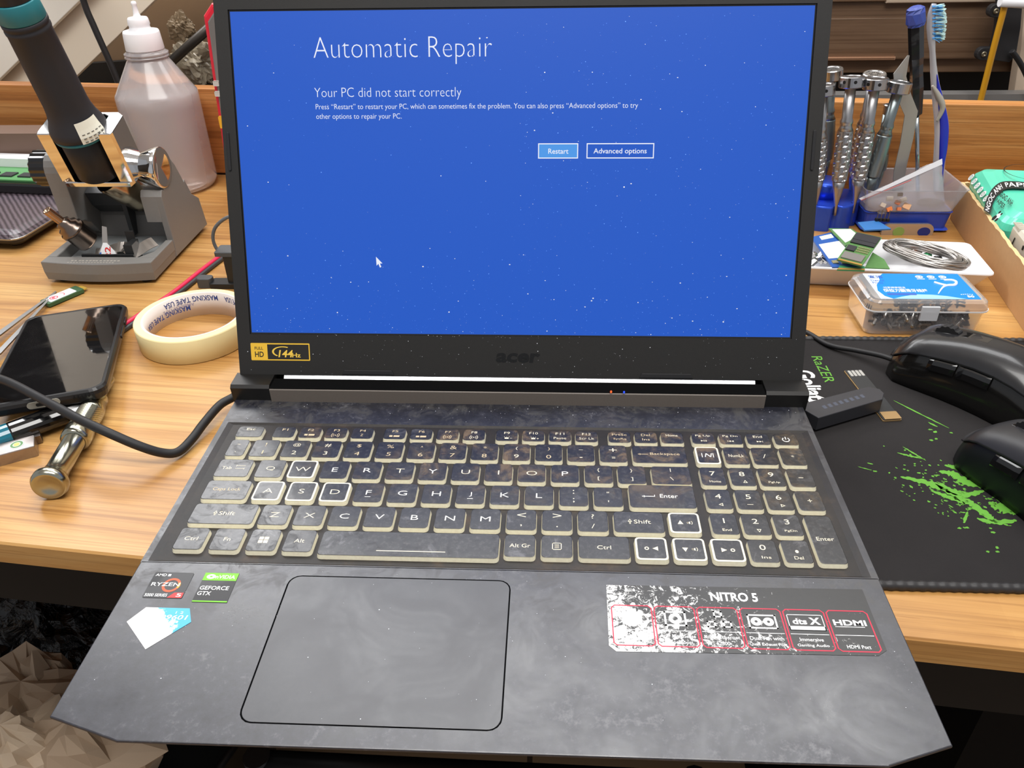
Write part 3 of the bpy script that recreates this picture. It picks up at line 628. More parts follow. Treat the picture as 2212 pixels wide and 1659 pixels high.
specks('bezel_dust', 160, lambda: (random.uniform(-178, 178), random.uniform(-27, -1) if random.random() < .8 else random.uniform(-2, -.5), bz+0.1), LF, 'dust specks on the bezel', M_dust, 0.1, 0.32, lid)
specks('deck_dust', 260, lambda: (random.uniform(-178, 178), random.uniform(-21, 0) if random.random() < .7 else random.uniform(-225, -141), DZ+0.15), None, 'dust specks on the deck', M_dust, 0.1, 0.35)
# ================================================================ LEFT SIDE OF THE BENCH
XF = Matrix(((0, 0, 1, 0), (1, 0, 0, 0), (0, 1, 0, 0), (0, 0, 0, 1)))     # prism drawn in (y, z), extruded along x
# ---- plastic bottle
bo = (-410, 465, 0)
t = thing('plastic_bottle', 'translucent white dropper bottle half full of clear liquid, behind the hot air gun holder', 'bottle', bo)
b = MB(); T = Matrix.Translation(bo)
b.lathe([(0.5, 1.5), (34, 0.8), (40, 3), (43, 9), (43, 92), (43, 103), (42.4, 105.5), (40.5, 108), (21.5, 139), (20.5, 140), (20.3, 141.5), (22.4, 142), (22.4, 143.2), (20.6, 143.8), (20.6, 144.6), (22.4, 145), (22.4, 146.4), (20, 147), (19.6, 149)], T, n=48, cap=False)
nt = NT('frosted_plastic'); nt.col(rgb(240, 236, 238)); bb = nt.b; bb.inputs['Roughness'].default_value = 0.2; bb.inputs['Transmission Weight'].default_value = 0.72; bb.inputs['IOR'].default_value = 1.12; bb.inputs['Coat Weight'].default_value = 0.6; bb.inputs['Coat Roughness'].default_value = 0.12
M_frost = nt.m
b.build('bottle_body', M_frost, t, org=bo)
b = MB(); b.lathe([(0.5, 3), (38, 3.4), (41.8, 10), (41.9, 92), (41.3, 99.5), (0.5, 99.5)], T, n=48)
b.build('liquid', mat('cloudy_liquid', rgb(240, 234, 230), 0.1, trans=0.8, ior=1.2), t, org=bo)
b = MB(); b.lathe([(19, 149), (19.4, 150), (18.3, 166), (17.5, 168), (11, 168.5), (11, 170), (10.3, 171), (10.3, 172.5), (11, 174), (10.3, 179), (9.4, 180.5), (4, 181), (3, 184), (2.4, 192), (3.0, 193), (2.2, 195.5), (0.3, 196)], T, n=40)
cap_ = b.build('cap', mat('white_plastic_soft', rgb(244, 243, 245), 0.35, sss=0), t, org=bo)
# ---- hot air gun holder
ho = (-380, 277, 0)
M_hg = mat('holder_grey', rgb(124, 122, 119), 0.42, vary=0.06, vs=400); M_hd = mat('holder_dark', rgb(58, 60, 62), 0.45)
h = thing('hot_air_gun_holder', 'grey hot air gun stand with a parts tray and chrome cradle', 'tool holder', ho)
def hp(mb, name, m, par=None, **k): return mb.build(name, m, par or h, org=ho, **k)
b = MB()
fc = [(-430+100*i/10, 213-5*math.sin(PI*i/10)) for i in range(11)]
outl = fc+[(-332, 341), (-428, 341)]
b.loft([[(x*0.985-380*0.015, y*0.985+277*0.015, 3.5) for x, y in outl], [(x, y, 11) for x, y in outl], [(x, y, 11.01) for x, y in outl]])
rim_i = [(-421, 224), (-346, 224), (-337, 240), (-337, 268), (-421, 268)]
b.prism(fc+[(-330, 224), (-430, 224)], 11, 21, bev=0.8)
b.prism([(-430, 224), (-421, 224), (-424, 296), (-430, 296)], 11, 21, bev=0.8)
b.prism([(-346, 224), (-330, 224), (-330.5, 262), (-337, 262), (-337, 236)], 11, 21, bev=0.8)
b.prism([(294, 4), (294, 12), (300, 30), (326, 56), (336, 34), (340, 4)], -428, -336, XF)
hp(b, 'base', M_hg)
rp = [(264, 21), (263, 62), (266, 66.5), (268, 67), (271, 65.5)]+[(278+15*math.cos(math.radians(a)), 82+15*math.sin(math.radians(a))) for a in range(240, 380, 14)]+[(296, 88), (304, 78), (319, 46), (336, 34), (341, 4), (262, 4)]
b = MB(); b.prism(rp, -336.5, -330.5, XF, bev=0.7); b.prism([(q[0], max(q[1], 37 if q[0] < 266 else 0)) for q in rp[1:-2]]+[(336, 10), (300, 10), (290, 18), (282, 30), (272, 36), (263, 38)], -350, -336, XF, bev=0.7); hp(b, 'support_arm', M_hg)
lp = [(263, 38), (263, 62), (262, 84)]+[(278+16*math.cos(math.radians(a)), 84+16*math.sin(math.radians(a))) for a in range(180, -10, -20)]+[(300, 70), (319, 40), (336, 6), (300, 10), (290, 18), (282, 30), (272, 36)]
b = MB(); b.prism(lp, -431, -415, XF, bev=0.7); hp(b, 'support_arm', M_hg)
b = MB(); b.prism([(-421, 224), (-346, 224), (-337, 236), (-337, 296), (-423, 296)], 10.9, 11.3); hp(b, 'tray_liner', mat('tray_mat', rgb(150, 154, 155), 0.35))
b = MB(); b.box(-384, 288, 14, -380, 300, 52)
b.prism([(284, 58), (300, 64), (326, 57), (300, 34), (290, 44)], -414, -350, XF); hp(b, 'funnel', M_hd)
b = MB(); AX = axisM((-431, 278, 84), (-470, 278, 84))
b.prism([((15.5+(0.7 if i % 2 else -0.4))*math.cos(2*PI*i/36), (15.5+(0.7 if i % 2 else -0.4))*math.sin(2*PI*i/36)) for i in range(36)], 0, 15, AX, bev=1.2); hp(b, 'adjusting_knob', M_blackgloss)
b = MB(); AX = axisM((-356, 278, 84), (-300, 278, 84)); b.lathe([(10, 0), (11, 2), (13.5, 8), (15.5, 14), (17.6, 20), (18.4, 23), (18.3, 25.5), (16.8, 26.6), (14, 25.6), (0.2, 23.2)], AX, n=40)
hp(b, 'chrome_disc', M_chrome)
b = MB(); AX = axisM((-405, 278, 84), (-430, 278, 84)); b.lathe([(9, 0), (10, 4), (12, 10), (12.5, 16)], AX, n=30); hp(b, 'axle', M_chrome)
O = Vector((-378, 257, 98)); dv = Vector((0, -0.288, 0.958)); CF = frame(O, (1, 0, 0), (0, 0.958, 0.288))   # x right, y away from viewer, z along handle
# z axis of CF = x cross y
def ush(w, wi, f, bk, fl): return [(-w, -f), (-wi, -f), (-wi+0.5, bk-6), (-wi+5, bk-fl), (wi-5, bk-fl), (wi-0.5, bk-6), (wi, -f), (w, -f), (w+1, -f+3), (w+1, bk-5), (w-4, bk), (-w+4, bk), (-w-1, bk-5), (-w-1, -f+3)]
b = MB()
for z0_, z1_ in ((-15, 33),):
    b.prism(ush(31.5, 20.5, 11, 22, 3), z0_, z1_, CF, bev=0.8)
b.prism([(-29, -12), (29, -12), (31, -6), (31, 20), (-31, 20), (-31, -6)], -19.5, -15, CF, bev=0.8)
hp(b, 'chrome_cradle', M_chrome)
for x in (-418, -342):
    for y in (222, 330):
        b = MB(); b.lathe([(5.5, 0), (6, 1), (6, 4)], Matrix.Translation((x, y, 0)), n=20); hp(b, 'rubber_foot', M_rubber)
b = MB()
for i in range(14):
    x = -403+i*3.2+random.uniform(-.4, .4); b.box(x, 214.6, 21.0, x+2.1, 216.2, 21.12)
for i in range(16):
    x = -405+i*2.7; b.box(x, 211.2, 21.0, x+1.7, 212.2, 21.12)
hp(b, 'faint_lettering', mat('faint_print', rgb(176, 170, 160), 0.5))
# ---- hot air gun resting in the cradle
gh = thing('hot_air_gun', 'black hot air gun handle with teal rings standing in the chrome cradle', 'hot air gun', (-378, 257, 98))
def gp(mb, name, m, **k): return mb.build(name, m, gh, org=O, **k)
M_gun = mat('gun_black', rgb(46, 46, 50), 0.5, spec=0.35); M_teal = mat('teal_ring', rgb(42, 122, 132), 0.4)
b = MB(); b.lathe([(17.5, -13), (19.2, -11), (19.3, 24), (18, 25)], CF, n=40); gp(b, 'heater_sleeve', mat('sleeve_black', rgb(30, 28, 28), 0.45))
b = MB(); b.lathe([(20.5, 25), (22, 26), (22.4, 27.6), (21.5, 28.4)], CF, n=40); gp(b, 'teal_ring', M_teal)
b = MB(); b.lathe([(21, 28.2), (23, 29.2), (23.2, 33), (22.2, 37), (19.6, 43), (18.0, 50), (17.4, 56), (16.9, 90), (16.5, 116), (17, 117), (17.1, 119), (16.5, 120), (16.5, 121.2), (17.1, 122), (17.1, 124.5), (16.4, 125.2)], CF, n=44); gp(b, 'handle', M_gun)
b = MB(); b.lathe([(16.2, 125), (17, 126), (16.4, 139), (16, 140)], CF, n=40); gp(b, 'teal_band', M_teal)
b = MB(); b.lathe([(15.2, 139.5), (15.5, 141), (15, 175), (12, 190), (6, 200)], CF, n=32); gp(b, 'handle_end', mat('gun_end', rgb(34, 34, 38), 0.4))
b = MB(); e0 = CF @ Vector((0, 0, 198)); b.tube(spline([e0, CF @ Vector((0, 0, 230)), CF @ Vector((-30, 10, 300)), CF @ Vector((-140, 80, 360))], 6), 4.5); gp(b, 'cord', M_rubber)
b = MB(); n0 = Vector((-376, 266, 79)); n1 = Vector((-361, 291, 47)); b.lathe([(14, 0), (14.5, 2), (14.2, 22), (13, 24), (13, 34), (12.2, 36), (12.2, 40), (10, 40.5), (10, 30)], axisM(n0, n1), n=36, cap=False); gp(b, 'nozzle', mat('nozzle_metal', rgb(190, 176, 150), 0.22, 1.0))
b = MB(); b.loft([[CF @ Vector((r*math.cos(math.radians(a)), r*math.sin(math.radians(a)), z)) for a in range(-62, 2, 8)] for r, z in ((23.9, 29), (23.6, 34), (21.6, 40), (20, 46))], cap=False, closed=False); q = gp(b, 'paper_tag', mat('paper_tag', rgb(232, 230, 214), 0.5)); q['label'] = 'small white printed sticker'
L = MB()
for i in range(5):
    for j in range(3):
        a = math.radians(-56+i*10); z = 30.5+j*3; r = 24.05 if z < 34 else 22.9
        p = CF @ Vector((r*math.cos(a), r*math.sin(a), z)); p2 = CF @ Vector((r*math.cos(a+0.1), r*math.sin(a+0.1), z)); L.tube([p, p2], 0.35, n=4)
q = gp(L, 'printed_marks', mat('tag_ink', rgb(90, 88, 80), 0.6))
# ---- things in the tray
def tool(name, label, cat, mb, m, group=None, **k):
    o = mb.build(name, m, **k); return tag(o, label, cat, group)
nz = thing('metal_nozzle', 'large steel nozzle with a thin bronze tube leaning on the tray rim', 'nozzle', (-410, 236, 12))
a0 = PY(166, 503, 246); a1 = PY(100, 454, 234)
b = MB(); b.lathe([(9.5, -14), (10.8, -12), (10.8, 2), (11.6, 3), (11.6, 6), (9.6, 7), (9.8, 10), (6.4, 12), (6.8, 15), (4.2, 16.5), (4.1, 17)], axisM(a0, a1), n=32); b.build('nozzle_body', mat('nozzle_dark', rgb(128, 114, 104), 0.25, 1.0), nz, org=(-410, 236, 12))
b = MB(); b.lathe([(3.8, 15), (3.9, (a1-a0).length-1), (4.1, (a1-a0).length), (3.1, (a1-a0).length), (3.1, 27)], axisM(a0, a1), n=20, cap=False); b.build('nozzle_tube', mat('nozzle_bronze', rgb(176, 146, 120), 0.25, 1.0), nz, org=(-410, 236, 12))
b = MB(); b.prism([(-400, 227), (-352, 227), (-352, 229), (-400, 229)], 12, 21.5, bev=0.3); b.prism([(-360, 229), (-352, 229), (-353, 244), (-358, 244)], 12, 30, bev=0.4); b.prism(rrect(-364, 244, -356, 246, .9), 18, 37, bev=0.3)
tool('black_bracket', 'black metal bracket lying along the front of the holder tray', 'bracket', b, mat('bracket_black', rgb(36, 37, 38), 0.35), org=(-375, 235, 11.4))
bl = thing('metal_scraper', 'steel blade with a white label and red digits standing in the tray', 'blade', (-378, 238, 12))
BM = frame((-382, 233, 13), (1, 0, 0), (0, 0.45, 0.9))
b = MB(); b.prism([(-6, 0), (12, 0), (10, 8), (2.4, 14), (2.2, 30), (-2.2, 31), (-2.8, 14), (-6.6, 8)], 0, 0.6, BM); b.build('blade', mat('blade_steel', rgb(196, 188, 180), 0.3, 0.9), bl, org=(-378, 238, 12))
L = MB(); L.add([(-4.5, 1, .7), (11, 1, .7), (9, 8, .7), (1.5, 16, .7), (-2, 16, .7), (-5, 8, .7)], [(0, 1, 2, 3, 4, 5)], BM, 0); L.add([(-6, 1, .75), (-4, 1, .75), (-4, 8, .75), (-6, 6, .75)], [(0, 1, 2, 3)], BM, 1)
BR2 = BM @ Matrix.Translation((3.6, 2, 0)) @ Matrix.Rotation(PI/2, 4, 'Z'); text(L, '22', BR2, 0, -1.2, w=10.5, h=5.4, z=0.85, off=0.02, mi=2)
L.build('label', [mat('label_white', rgb(236, 236, 236), 0.5), mat('label_blue', rgb(50, 110, 200), 0.5), mat('label_red', rgb(214, 50, 50), 0.5)], bl, org=(-378, 238, 12))
b = MB()
for k, (x, y, a) in enumerate(((-386, 250, 0.2), (-372, 252, -0.35), (-350, 240, 0.9))):
    Mx = Matrix.Translation((x, y, 16+3*k)) @ Matrix.Rotation(a, 4, 'Z') @ Matrix.Rotation(0.4, 4, 'X')
    bb_ = MB(); bb_.loft([[Mx @ Vector((xx, yy, 3*math.sin(xx/8.0))) for xx in range(-14, 16, 3)] for yy in (-6, 6)], closed=False, cap=False)
    o = bb_.build('bent_metal_strip', mat('blade_steel', rgb(196, 188, 180), 0.3, 0.9), solid=0.5, org=(x, y, 12)); tag(o, ['bent steel blade lying behind the red-digit blade', 'bent steel blade in the middle of the holder tray', 'bent steel blade at the right of the black bracket'][k], 'blade', 'loose blades in the tray')
b.bm.free()
# ---- stacked old electronics at the left edge
st_a = -6.0*PI/180; so = (-492, 279, 0)
sl = thing('closed_laptop', 'closed black laptop with a ribbed lid, lying at the left edge', 'laptop', so, st_a)
SM = Matrix.Translation(so) @ Matrix.Rotation(st_a, 4, 'Z')
def sp_(mb, name, m): return mb.build(name, m, sl, org=so, rz=st_a)
b = MB(); b.loft([[SM @ Vector((x, y, z)) for x, y in rrect(-340+e, e, -e, 225-e, 12-e, 5)] for z, e in ((5, 5), (8, 1.5), (11, 0))]); sp_(b, 'base', mat('old_laptop_black', rgb(30, 28, 30), 0.3))
b = MB(); b.loft([[SM @ Vector((x, y, z)) for x, y in rrect(-340+e, e, -e, 225-e, 12-e, 5)] for z, e in ((11, 0.4), (12.6, 0.2), (13, 0.6))]); sp_(b, 'silver_rim', M_steel)
nt = NT('ribbed_lid'); wv = nt.n('ShaderNodeTexWave', wave_type='BANDS', bands_direction='DIAGONAL'); wv.inputs['Scale'].default_value = 95; wv.inputs['Distortion'].default_value = 1.2; nt.l(nt.co(), wv.inputs['Vector'])
nt.col(nt.mix(wv.outputs['Fac'], rgb(52, 44, 50), rgb(104, 92, 100))); nt.b.inputs['Roughness'].default_value = 0.3; nt.bump(wv.outputs['Fac'], 0.3, 0.0003)
b = MB(); b.loft([[SM @ Vector((x, y, z)) for x, y in rrect(-340+e, e, -e, 225-e, 14-e, 5)] for z, e in ((13, 0.5), (16, 3), (18, 9), (18.4, 12))]); sp_(b, 'lid', nt.m)
for yy in (20, 200):
    for xx in (-20, -320):
        b = MB(); b.lathe([(6, 0), (6, 5.2)], SM @ Matrix.Translation((xx, yy, 0)), n=16); sp_(b, 'rubber_foot', M_rubber)
b = MB(); SB = Matrix.Translation((-505, 383, 18.4)) @ Matrix.Rotation(st_a, 4, 'Z')
b.loft([[SB @ Vector((x, y, z)) for x, y in rrect(-300+e, e, -e, 120-e, 6, 4)] for z, e in ((0.1, 1), (2, 0), (9, 0), (11, 1))])
tool('black_optical_drive', 'flat black glossy drive lying on the closed laptop', 'drive', b, M_blackgloss, org=(-505, 383, 18.4))
b = MB(); SB2 = Matrix.Translation((-512, 392, 29.5)) @ Matrix.Rotation(st_a, 4, 'Z')
mm_ = thing('memory_module', 'green memory module with a white top edge lying on the black drive', 'circuit board', (-512, 392, 29.5))
b.prism([(-140, 0), (-6, 0), (-6, 40), (-140, 40)], 0.1, 1.7, SB2); b.build('board', mat('pcb_green', rgb(88, 150, 92), 0.4), mm_, org=(-512, 392, 29.5))
for i in range(6):
    b = MB(); b.box(-136+i*22, 8, 1.7, -136+i*22+15, 20, 3.2, SB2); b.build('chip', mat('chip_dark', rgb(46, 46, 50), 0.4), mm_, org=(-512, 392, 29.5))
b = MB(); b.prism([(-140, 40), (-6, 40), (-6, 58), (-140, 58)], 1, 11, SB2); b.build('white_spacer', M_white, mm_, org=(-512, 392, 29.5))
for i in range(22):
    pass
b = MB(); b.box(-640, 462, 18.6, -520, 496, 62); 
tool('brown_plastic_box', 'dark brown box standing behind the memory module', 'box', b, mat('brown_plastic', rgb(112, 90, 78), 0.5), org=(-580, 480, 18.6))
# ---- small board chip, tweezers
CM = frame((-398, 176, 1.5), (0.55, 0.83, 0), (-0.83, 0.55, 0))
ch = thing('small_battery_board', 'little white and green board with a red stamp above the phone', 'circuit board', (-398, 176, 0))
A_, B_ = P(107, 664, 1), P(184, 631, 1); CM = frame(A_, B_-A_, (-1, 1, 0)); ln = (B_-A_).length
b = MB(); b.rbox(0, 0, 0, ln, 13, 3.2, 1.2, 0.4, CM); b.build('board', mat('pcb_dark_green', rgb(60, 96, 62), 0.35), ch, org=(-398, 176, 0))
b = MB(); b.rbox(3, 1, 3.2, ln-6, 12, 3.5, 1, 0.1, CM); b.rbox(ln-3, 2, 1, ln+4, 11, 2, 1, 0.1, CM, mi=1); b.build('label', [mat('label_white', rgb(236, 236, 236), 0.5), mat('flex_gold', rgb(196, 162, 70), 0.35)], ch, org=(-398, 176, 0))
L = MB(); ring(L, 9, 6.5, 2.6, 3.5, 3.6, mi=0, M=CM); ring(L, 9, 6.5, 0.2, 1.9, 3.6, 0, 300, mi=0, M=CM); ring(L, 15, 7, 3.2, 3.9, 3.6, -70, 70, 10, mi=0, M=CM); L.build('red_stamp', mat('stamp_red', rgb(212, 70, 90), 0.5), ch, org=(-398, 176, 0))
tw = thing('tweezers', 'thin steel tweezers lying open at the left edge, left of the phone', 'tweezers', tuple(P(120, 634, 0)))
e = P(122, 632, 3)
for q1, q2 in (((-60, 760), (0, 722)), ((-60, 800), (0, 762))):
    f0 = P(*q1, 6); f1_ = P(*q2, 5); 
    b = MB(); b.loft([[Vector(p)+Vector((dx, dy, dz)) for dx, dy, dz in ((-w*.5, w*.4, 0), (w*.5, -w*.4, 0), (w*.5, -w*.4, 1.2), (-w*.5, w*.4, 1.2))] for p, w in ((f0, 7), (f1_, 5), ((f1_+e)/2+Vector((0, 0, 0)), 3.6), (e, 1.6))]); b.build('arm', M_steel, tw, org=P(120, 634, 0))
# ---- phone in a black case, lighter, metal stick, screwdriver
TR = P(276, 652, 10.5); px = Vector((0.935, 0.353, 0)); pyv = Vector((-0.352, 0.932, -0.082)).normalized()
PF = frame(TR-px*38.5-pyv*78, px, pyv); po = PF.translation.copy()
ph = thing('smartphone', 'black smartphone in a rugged black case, propped on a lighter', 'phone', tuple(po))
b = MB(); b.loft([[PF @ Vector((x, y, z)) for x, y in rrect(-38.5+e, -78+e, 38.5-e, 78-e, 10-e*.5, 6)] for z, e in ((-9.5, 2.6), (-8, 0.8), (-4, 0), (-1.6, 0.2), (0, 1.4), (0, 3.2), (-0.5, 3.6))]); b.build('case', mat('case_black', rgb(28, 28, 30), 0.32), ph, org=po)
nt = NT('phone_glass'); sm = nt.noise(26, 5, 0.6, dist=1.0); nt.col(rgb(8, 8, 10)); nt.l(nt.ramp(sm, [(0.42, g(0.03)), (0.7, g(0.16))]), nt.b.inputs['Roughness']); nt.b.inputs['Specular IOR Level'].default_value = 1.0; nt.b.inputs['Coat Weight'].default_value = 1.0; nt.b.inputs['Coat Roughness'].default_value = 0.02; nt.b.inputs['Coat IOR'].default_value = 1.7
b = MB(); b.rbox(-35, -74.6, -0.7, 35, 74.6, -0.25, 7, 0.1, PF, n=8); b.build('glass', nt.m, ph, org=po)
for y0_, y1_ in ((14, 34), (40, 52)):
    b = MB(); b.rbox(y0_, -5.5, 38.2, y1_, -2.2, 39.2, 1.4, 0.3, PF @ Matrix(((0, 0, 1, 0), (1, 0, 0, 0), (0, 1, 0, 0), (0, 0, 0, 1)))); b.build('side_button', M_black, ph, org=po)
b = MB(); b.prism(rrect(-10, -6.4, 10, -1.8, 2.3, 4), 77.6, 78.6, PF @ Matrix(((1, 0, 0, 0), (0, 0, -1, 0), (0, 1, 0, 0), (0, 0, 0, 1)))); b.build('port_surround', mat('port_grey', rgb(150, 146, 134), 0.4), ph, org=po)
b = MB(); b.prism(rrect(-4.6, -5.2, 5.6, -2.8, 1.2, 4), 78.5, 78.8, PF @ Matrix(((1, 0, 0, 0), (0, 0, -1, 0), (0, 1, 0, 0), (0, 0, 0, 1))))
for i in range(6): b.box(18+i*2.3, -78.7, -4.6, 19+i*2.3, -78.3, -2.6, PF)
b.build('port_holes', mat('hole_black', rgb(4, 4, 4), 0.6), ph, org=po)
la, lb = P(22, 935, 8), P(186, 876, 8); LM = frame(la, lb-la, (0, 0, 1)); ll = (lb-la).length
lg = thing('lighter', 'black lighter with a clear teal end lying under the phone', 'lighter', tuple((la+lb)/2-Vector((0, 0, 8))))
def oval(w, h_, n=20): return [(w*math.cos(2*PI*i/n), h_*math.sin(2*PI*i/n)) for i in range(n)]
LX = LM @ Matrix(((0, 0, 1, 0), (0, 1, 0, 0), (-1, 0, 0, 0), (0, 0, 0, 1)))
lo_ = (la+lb)/2-Vector((0, 0, 8))
b = MB(); b.loft([[LM @ Vector((s_, 6.8*k*math.sin(t_), 9*k*math.cos(t_))) for t_ in [2*PI*i/20 for i in range(20)]] for s_, k in ((0, .96), (1, 1), (ll-14, 1), (ll-12, .9), (ll-12, 0.8))]); b.build('body', M_blackgloss, lg, org=lo_, smooth=False)
b = MB(); b.loft([[LM @ Vector((s_, 6.6*k*math.sin(t_), 8.6*k*math.cos(t_))) for t_ in [2*PI*i/20 for i in range(20)]] for s_, k in ((-40, .9), (-38, 1), (0, 1))]); b.build('teal_tank', mat('teal_clear', rgb(30, 130, 156), 0.15, trans=0.5, coat=0.5), lg, org=lo_)
b = MB(); b.loft([[LM @ Vector((s_, 5.4*k*math.sin(t_), 7*k*math.cos(t_))) for t_ in [2*PI*i/16 for i in range(16)]] for s_, k in ((ll-12, 1), (ll-1, 1), (ll, .8))]); b.build('metal_cap', M_steel, lg, org=lo_)
ua, ub = P(0, 1008, 0), P(84, 985, 0); UM = frame(ub, ua-ub, (1, -1.4, 0)); UM = frame(ub, ub-ua, (0.55, 0.83, 0)); 
us = thing('metal_flash_drive', 'worn silver flash drive with a round green sticker at the left edge', 'flash drive', tuple(ub))
b = MB(); b.rbox(-58, 0, 0.1, 0, 13.5, 8.2, 0.8, 0.5, UM); b.build('shell', mat('worn_steel', rgb(168, 160, 156), 0.34, 0.95, vary=0.25, vs=120), us, org=ub)
b = MB(); b.rbox(-56, 13.5, 0.5, 3, 18.5, 6.5, 0.6, 0.3, UM); b.box(2.9, 14.2, 1.4, 3.1, 17.8, 5.6, UM, mi=1); b.build('plug', [mat('plug_steel', rgb(130, 122, 118), 0.3, 1.0), mat('hole_black', rgb(4, 4, 4), 0.6)], us, org=ub)
L = MB(); ring(L, -10, 7, 0, 4.2, 8.3, mi=0, M=UM); ring(L, -10, 7, 2.3, 3.7, 8.36, mi=1, M=UM, n=24); ring(L, -10, 7, 0, 1.9, 8.36, mi=2, M=UM); L.build('round_sticker', [mat('label_white', rgb(236, 236, 236), 0.5), mat('seal_green', rgb(96, 140, 90), 0.5), mat('seal_yellow', rgb(220, 214, 110), 0.5)], us, org=ub)
sa, sb = P(104, 1050, 10.6), P(208, 872, 8.5); SDM = axisM(sa, sb)
sd = thing('steel_screwdriver', 'knurled silver steel screwdriver with a round butt, lying in front of the phone', 'screwdriver', tuple(sa-Vector((0, 0, 10.6))))
sdo = sa-Vector((0, 0, 10.6)); M_sd2 = mat('screwdriver_steel', rgb(172, 172, 156), 0.2, 1.0)
b = MB(); b.lathe([(0.2, 1.6), (6, 0.9), (8.6, -0.6), (9.4, -0.4), (10.5, 1.6), (10.5, 4.6), (9.2, 6.6), (7.6, 10), (6.7, 15), (6.5, 44), (7, 44.5)], SDM, n=40); b.build('handle', M_sd2, sd, org=sdo)
b = MB(); b.lathe([(7, 44), (8.6, 45.2), (8.9, 48), (8.9, 55), (8, 56.5)], SDM, n=36); b.build('collar', M_sd2, sd, org=sdo)
b = MB(); nn_ = 48
rg = []
for k in range(19):
    rg.append([((8.1+(0.28 if (i+k) % 2 else -0.1))*math.cos(2*PI*i/nn_), (8.1+(0.28 if (i+k) % 2 else -0.1))*math.sin(2*PI*i/nn_), 56.5+k*1.1) for i in range(nn_)])
b.loft(rg, SDM, sm=False); b.build('knurled_grip', M_sd2, sd, org=sdo)
b = MB(); b.lathe([(7.8, 76), (8, 77.5), (7.8, 82), (6.4, 83), (6.2, 92), (6, 94), (3, 95), (3, 118), (2, 122)], SDM, n=30); b.build('shank', M_sd2, sd, org=sdo)
# ---- cable
b = MB(); cp = [P(-900, 900, 3), P(-600, 850, 5), P(-300, 806, 20), P(-160, 800, 28), P(-60, 806, 30), P(10, 822, 31), P(90, 862, 31), P(170, 905, 30), P(230, 933, 26), P(300, 963, 16), P(350, 978, 8), P(385, 976, 4.5), P(415, 948, 5), P(440, 915, 7), P(475, 875, 9), P(508, 855, 10), (-185, 42, 11), (-160, 50, 11)]
b.tube(spline(cp, 8), 2.9, n=14); tool('power_cable', 'thick black power cable curving over the phone to the laptop hinge', 'cable', b, M_rubber, org=P(385, 976, 1.5))
# ---- masking tape
to = (-257, 121, 0); tp_ = thing('masking_tape', 'roll of cream masking tape beside the left of the laptop', 'tape', to)
T = Matrix.Translation(to)
b = MB(); b.lathe([(38, 0.2), (43, 0.2), (43.6, 0.8), (43.6, 19.4), (43, 20), (38, 20), (38, 0.2)], T, n=72, sm=False, cap=False); b.build('tape_roll', mat('tape_cream', rgb(238, 222, 168), 0.55, vary=0.05, vs=50), tp_, org=to)
for p in tp_.children[0].data.polygons: p.use_smooth = abs(p.normal.z) < 0.5
b = MB(); b.lathe([(38, 0.1), (36.2, 0.1), (36.2, 20.1), (38, 20.1)], T, n=72, cap=False); b.build('cardboard_core', mat('core_white', rgb(226, 216, 208), 0.6), tp_, org=to)
L = MB()
def curved(txt, a0, w, h, zb, mi=0, flip=True):
    v, f = glyphs(txt, 0.012); xs = [p[0] for p in v]; ys = [p[1] for p in v]; x0_, y0_ = min(xs), min(ys); sx = w/(max(xs)-x0_); sy = h/(max(ys)-y0_)
    out = []
    for p in v:
        s_ = (p[0]-x0_)*sx; zz_ = (p[1]-y0_)*sy
        a = math.radians(a0)+s_/36.05
        out.append((36.05*math.cos(a), 36.05*math.sin(a), zb-zz_))
    L.add(out, f, T, mi)
curved('MASKING TAPE USA', 80, 44, 4.8, 13.5+4.5); curved('MASKING TAPE USA', 118, 44, 4.8, 11.0)
curved('MASKING TAPE USA', 6, 40, 4.8, 13.5+4.5); curved('AMERICA TAPE', 112, 26, 3, 12.6, 1)
L.build('printed_text', [mat('ink_blue', rgb(50, 76, 150), 0.6), mat('ink_pale', rgb(176, 172, 196), 0.6)], tp_, org=to)
# ---- red and black test leads
for nm, c, off, lab in (('red_wire', rgb(226, 40, 80), 0.0, 'red test lead running from the screen to the phone'), ('black_wire', rgb(56, 56, 58), 5.0, 'dark grey lead lying beside the red lead')):
    q = [P(560, 492, 2.1)+Vector((off, -off*.4, 0)), P(500, 535, 2.1)+Vector((off, -off*.4, 0)), P(440, 580, 2.1)+Vector((off, -off*.4, 0)), P(370, 635, 2.1)+Vector((off, -off*.5, 0)), P(262, 706, 2.1)+Vector((off, -off*.6, 0)), P(225, 735, 2.1)+Vector((off, -off*.6, 0))]
    b = MB(); b.tube(spline(q, 6), 2.0, n=10); tool(nm, lab, 'wire', b, mat(nm, c, 0.4), org=P(400, 610, 0))
# ---- black clamp beside the screen
co_ = (-262, 212, 0); cl = thing('black_clamp_stand', 'black plastic clamp stand half hidden behind the screen edge', 'stand', co_)
def cpart(mb, n_, m): return mb.build(n_, m, cl, org=co_)
b = MB(); b.rbox(-290, 204, 0.1, -276, 214, 9, 4, 0.8); cpart(b, 'foot_lug', mat('clamp_grey', rgb(74, 76, 78), 0.45))
b = MB(); b.rbox(-278, 203, 0.1, -225, 216, 5, 2, 0.6); b.rbox(-262, 206, 5, -230, 222, 30, 2, 0.8); cpart(b, 'upright', mat('clamp_black', rgb(34, 35, 36), 0.4))
b = MB(); b.rbox(-268, 205, 30, -230, 222, 34, 2, 0.8); cpart(b, 'top_plate', mat('clamp_grey', rgb(74, 76, 78), 0.45))
b = MB(); b.rbox(-262, 262, 0.1, -236, 280, 34, 4, 1.2); cpart(b, 'back_block', mat('clamp_black', rgb(34, 35, 36), 0.4))
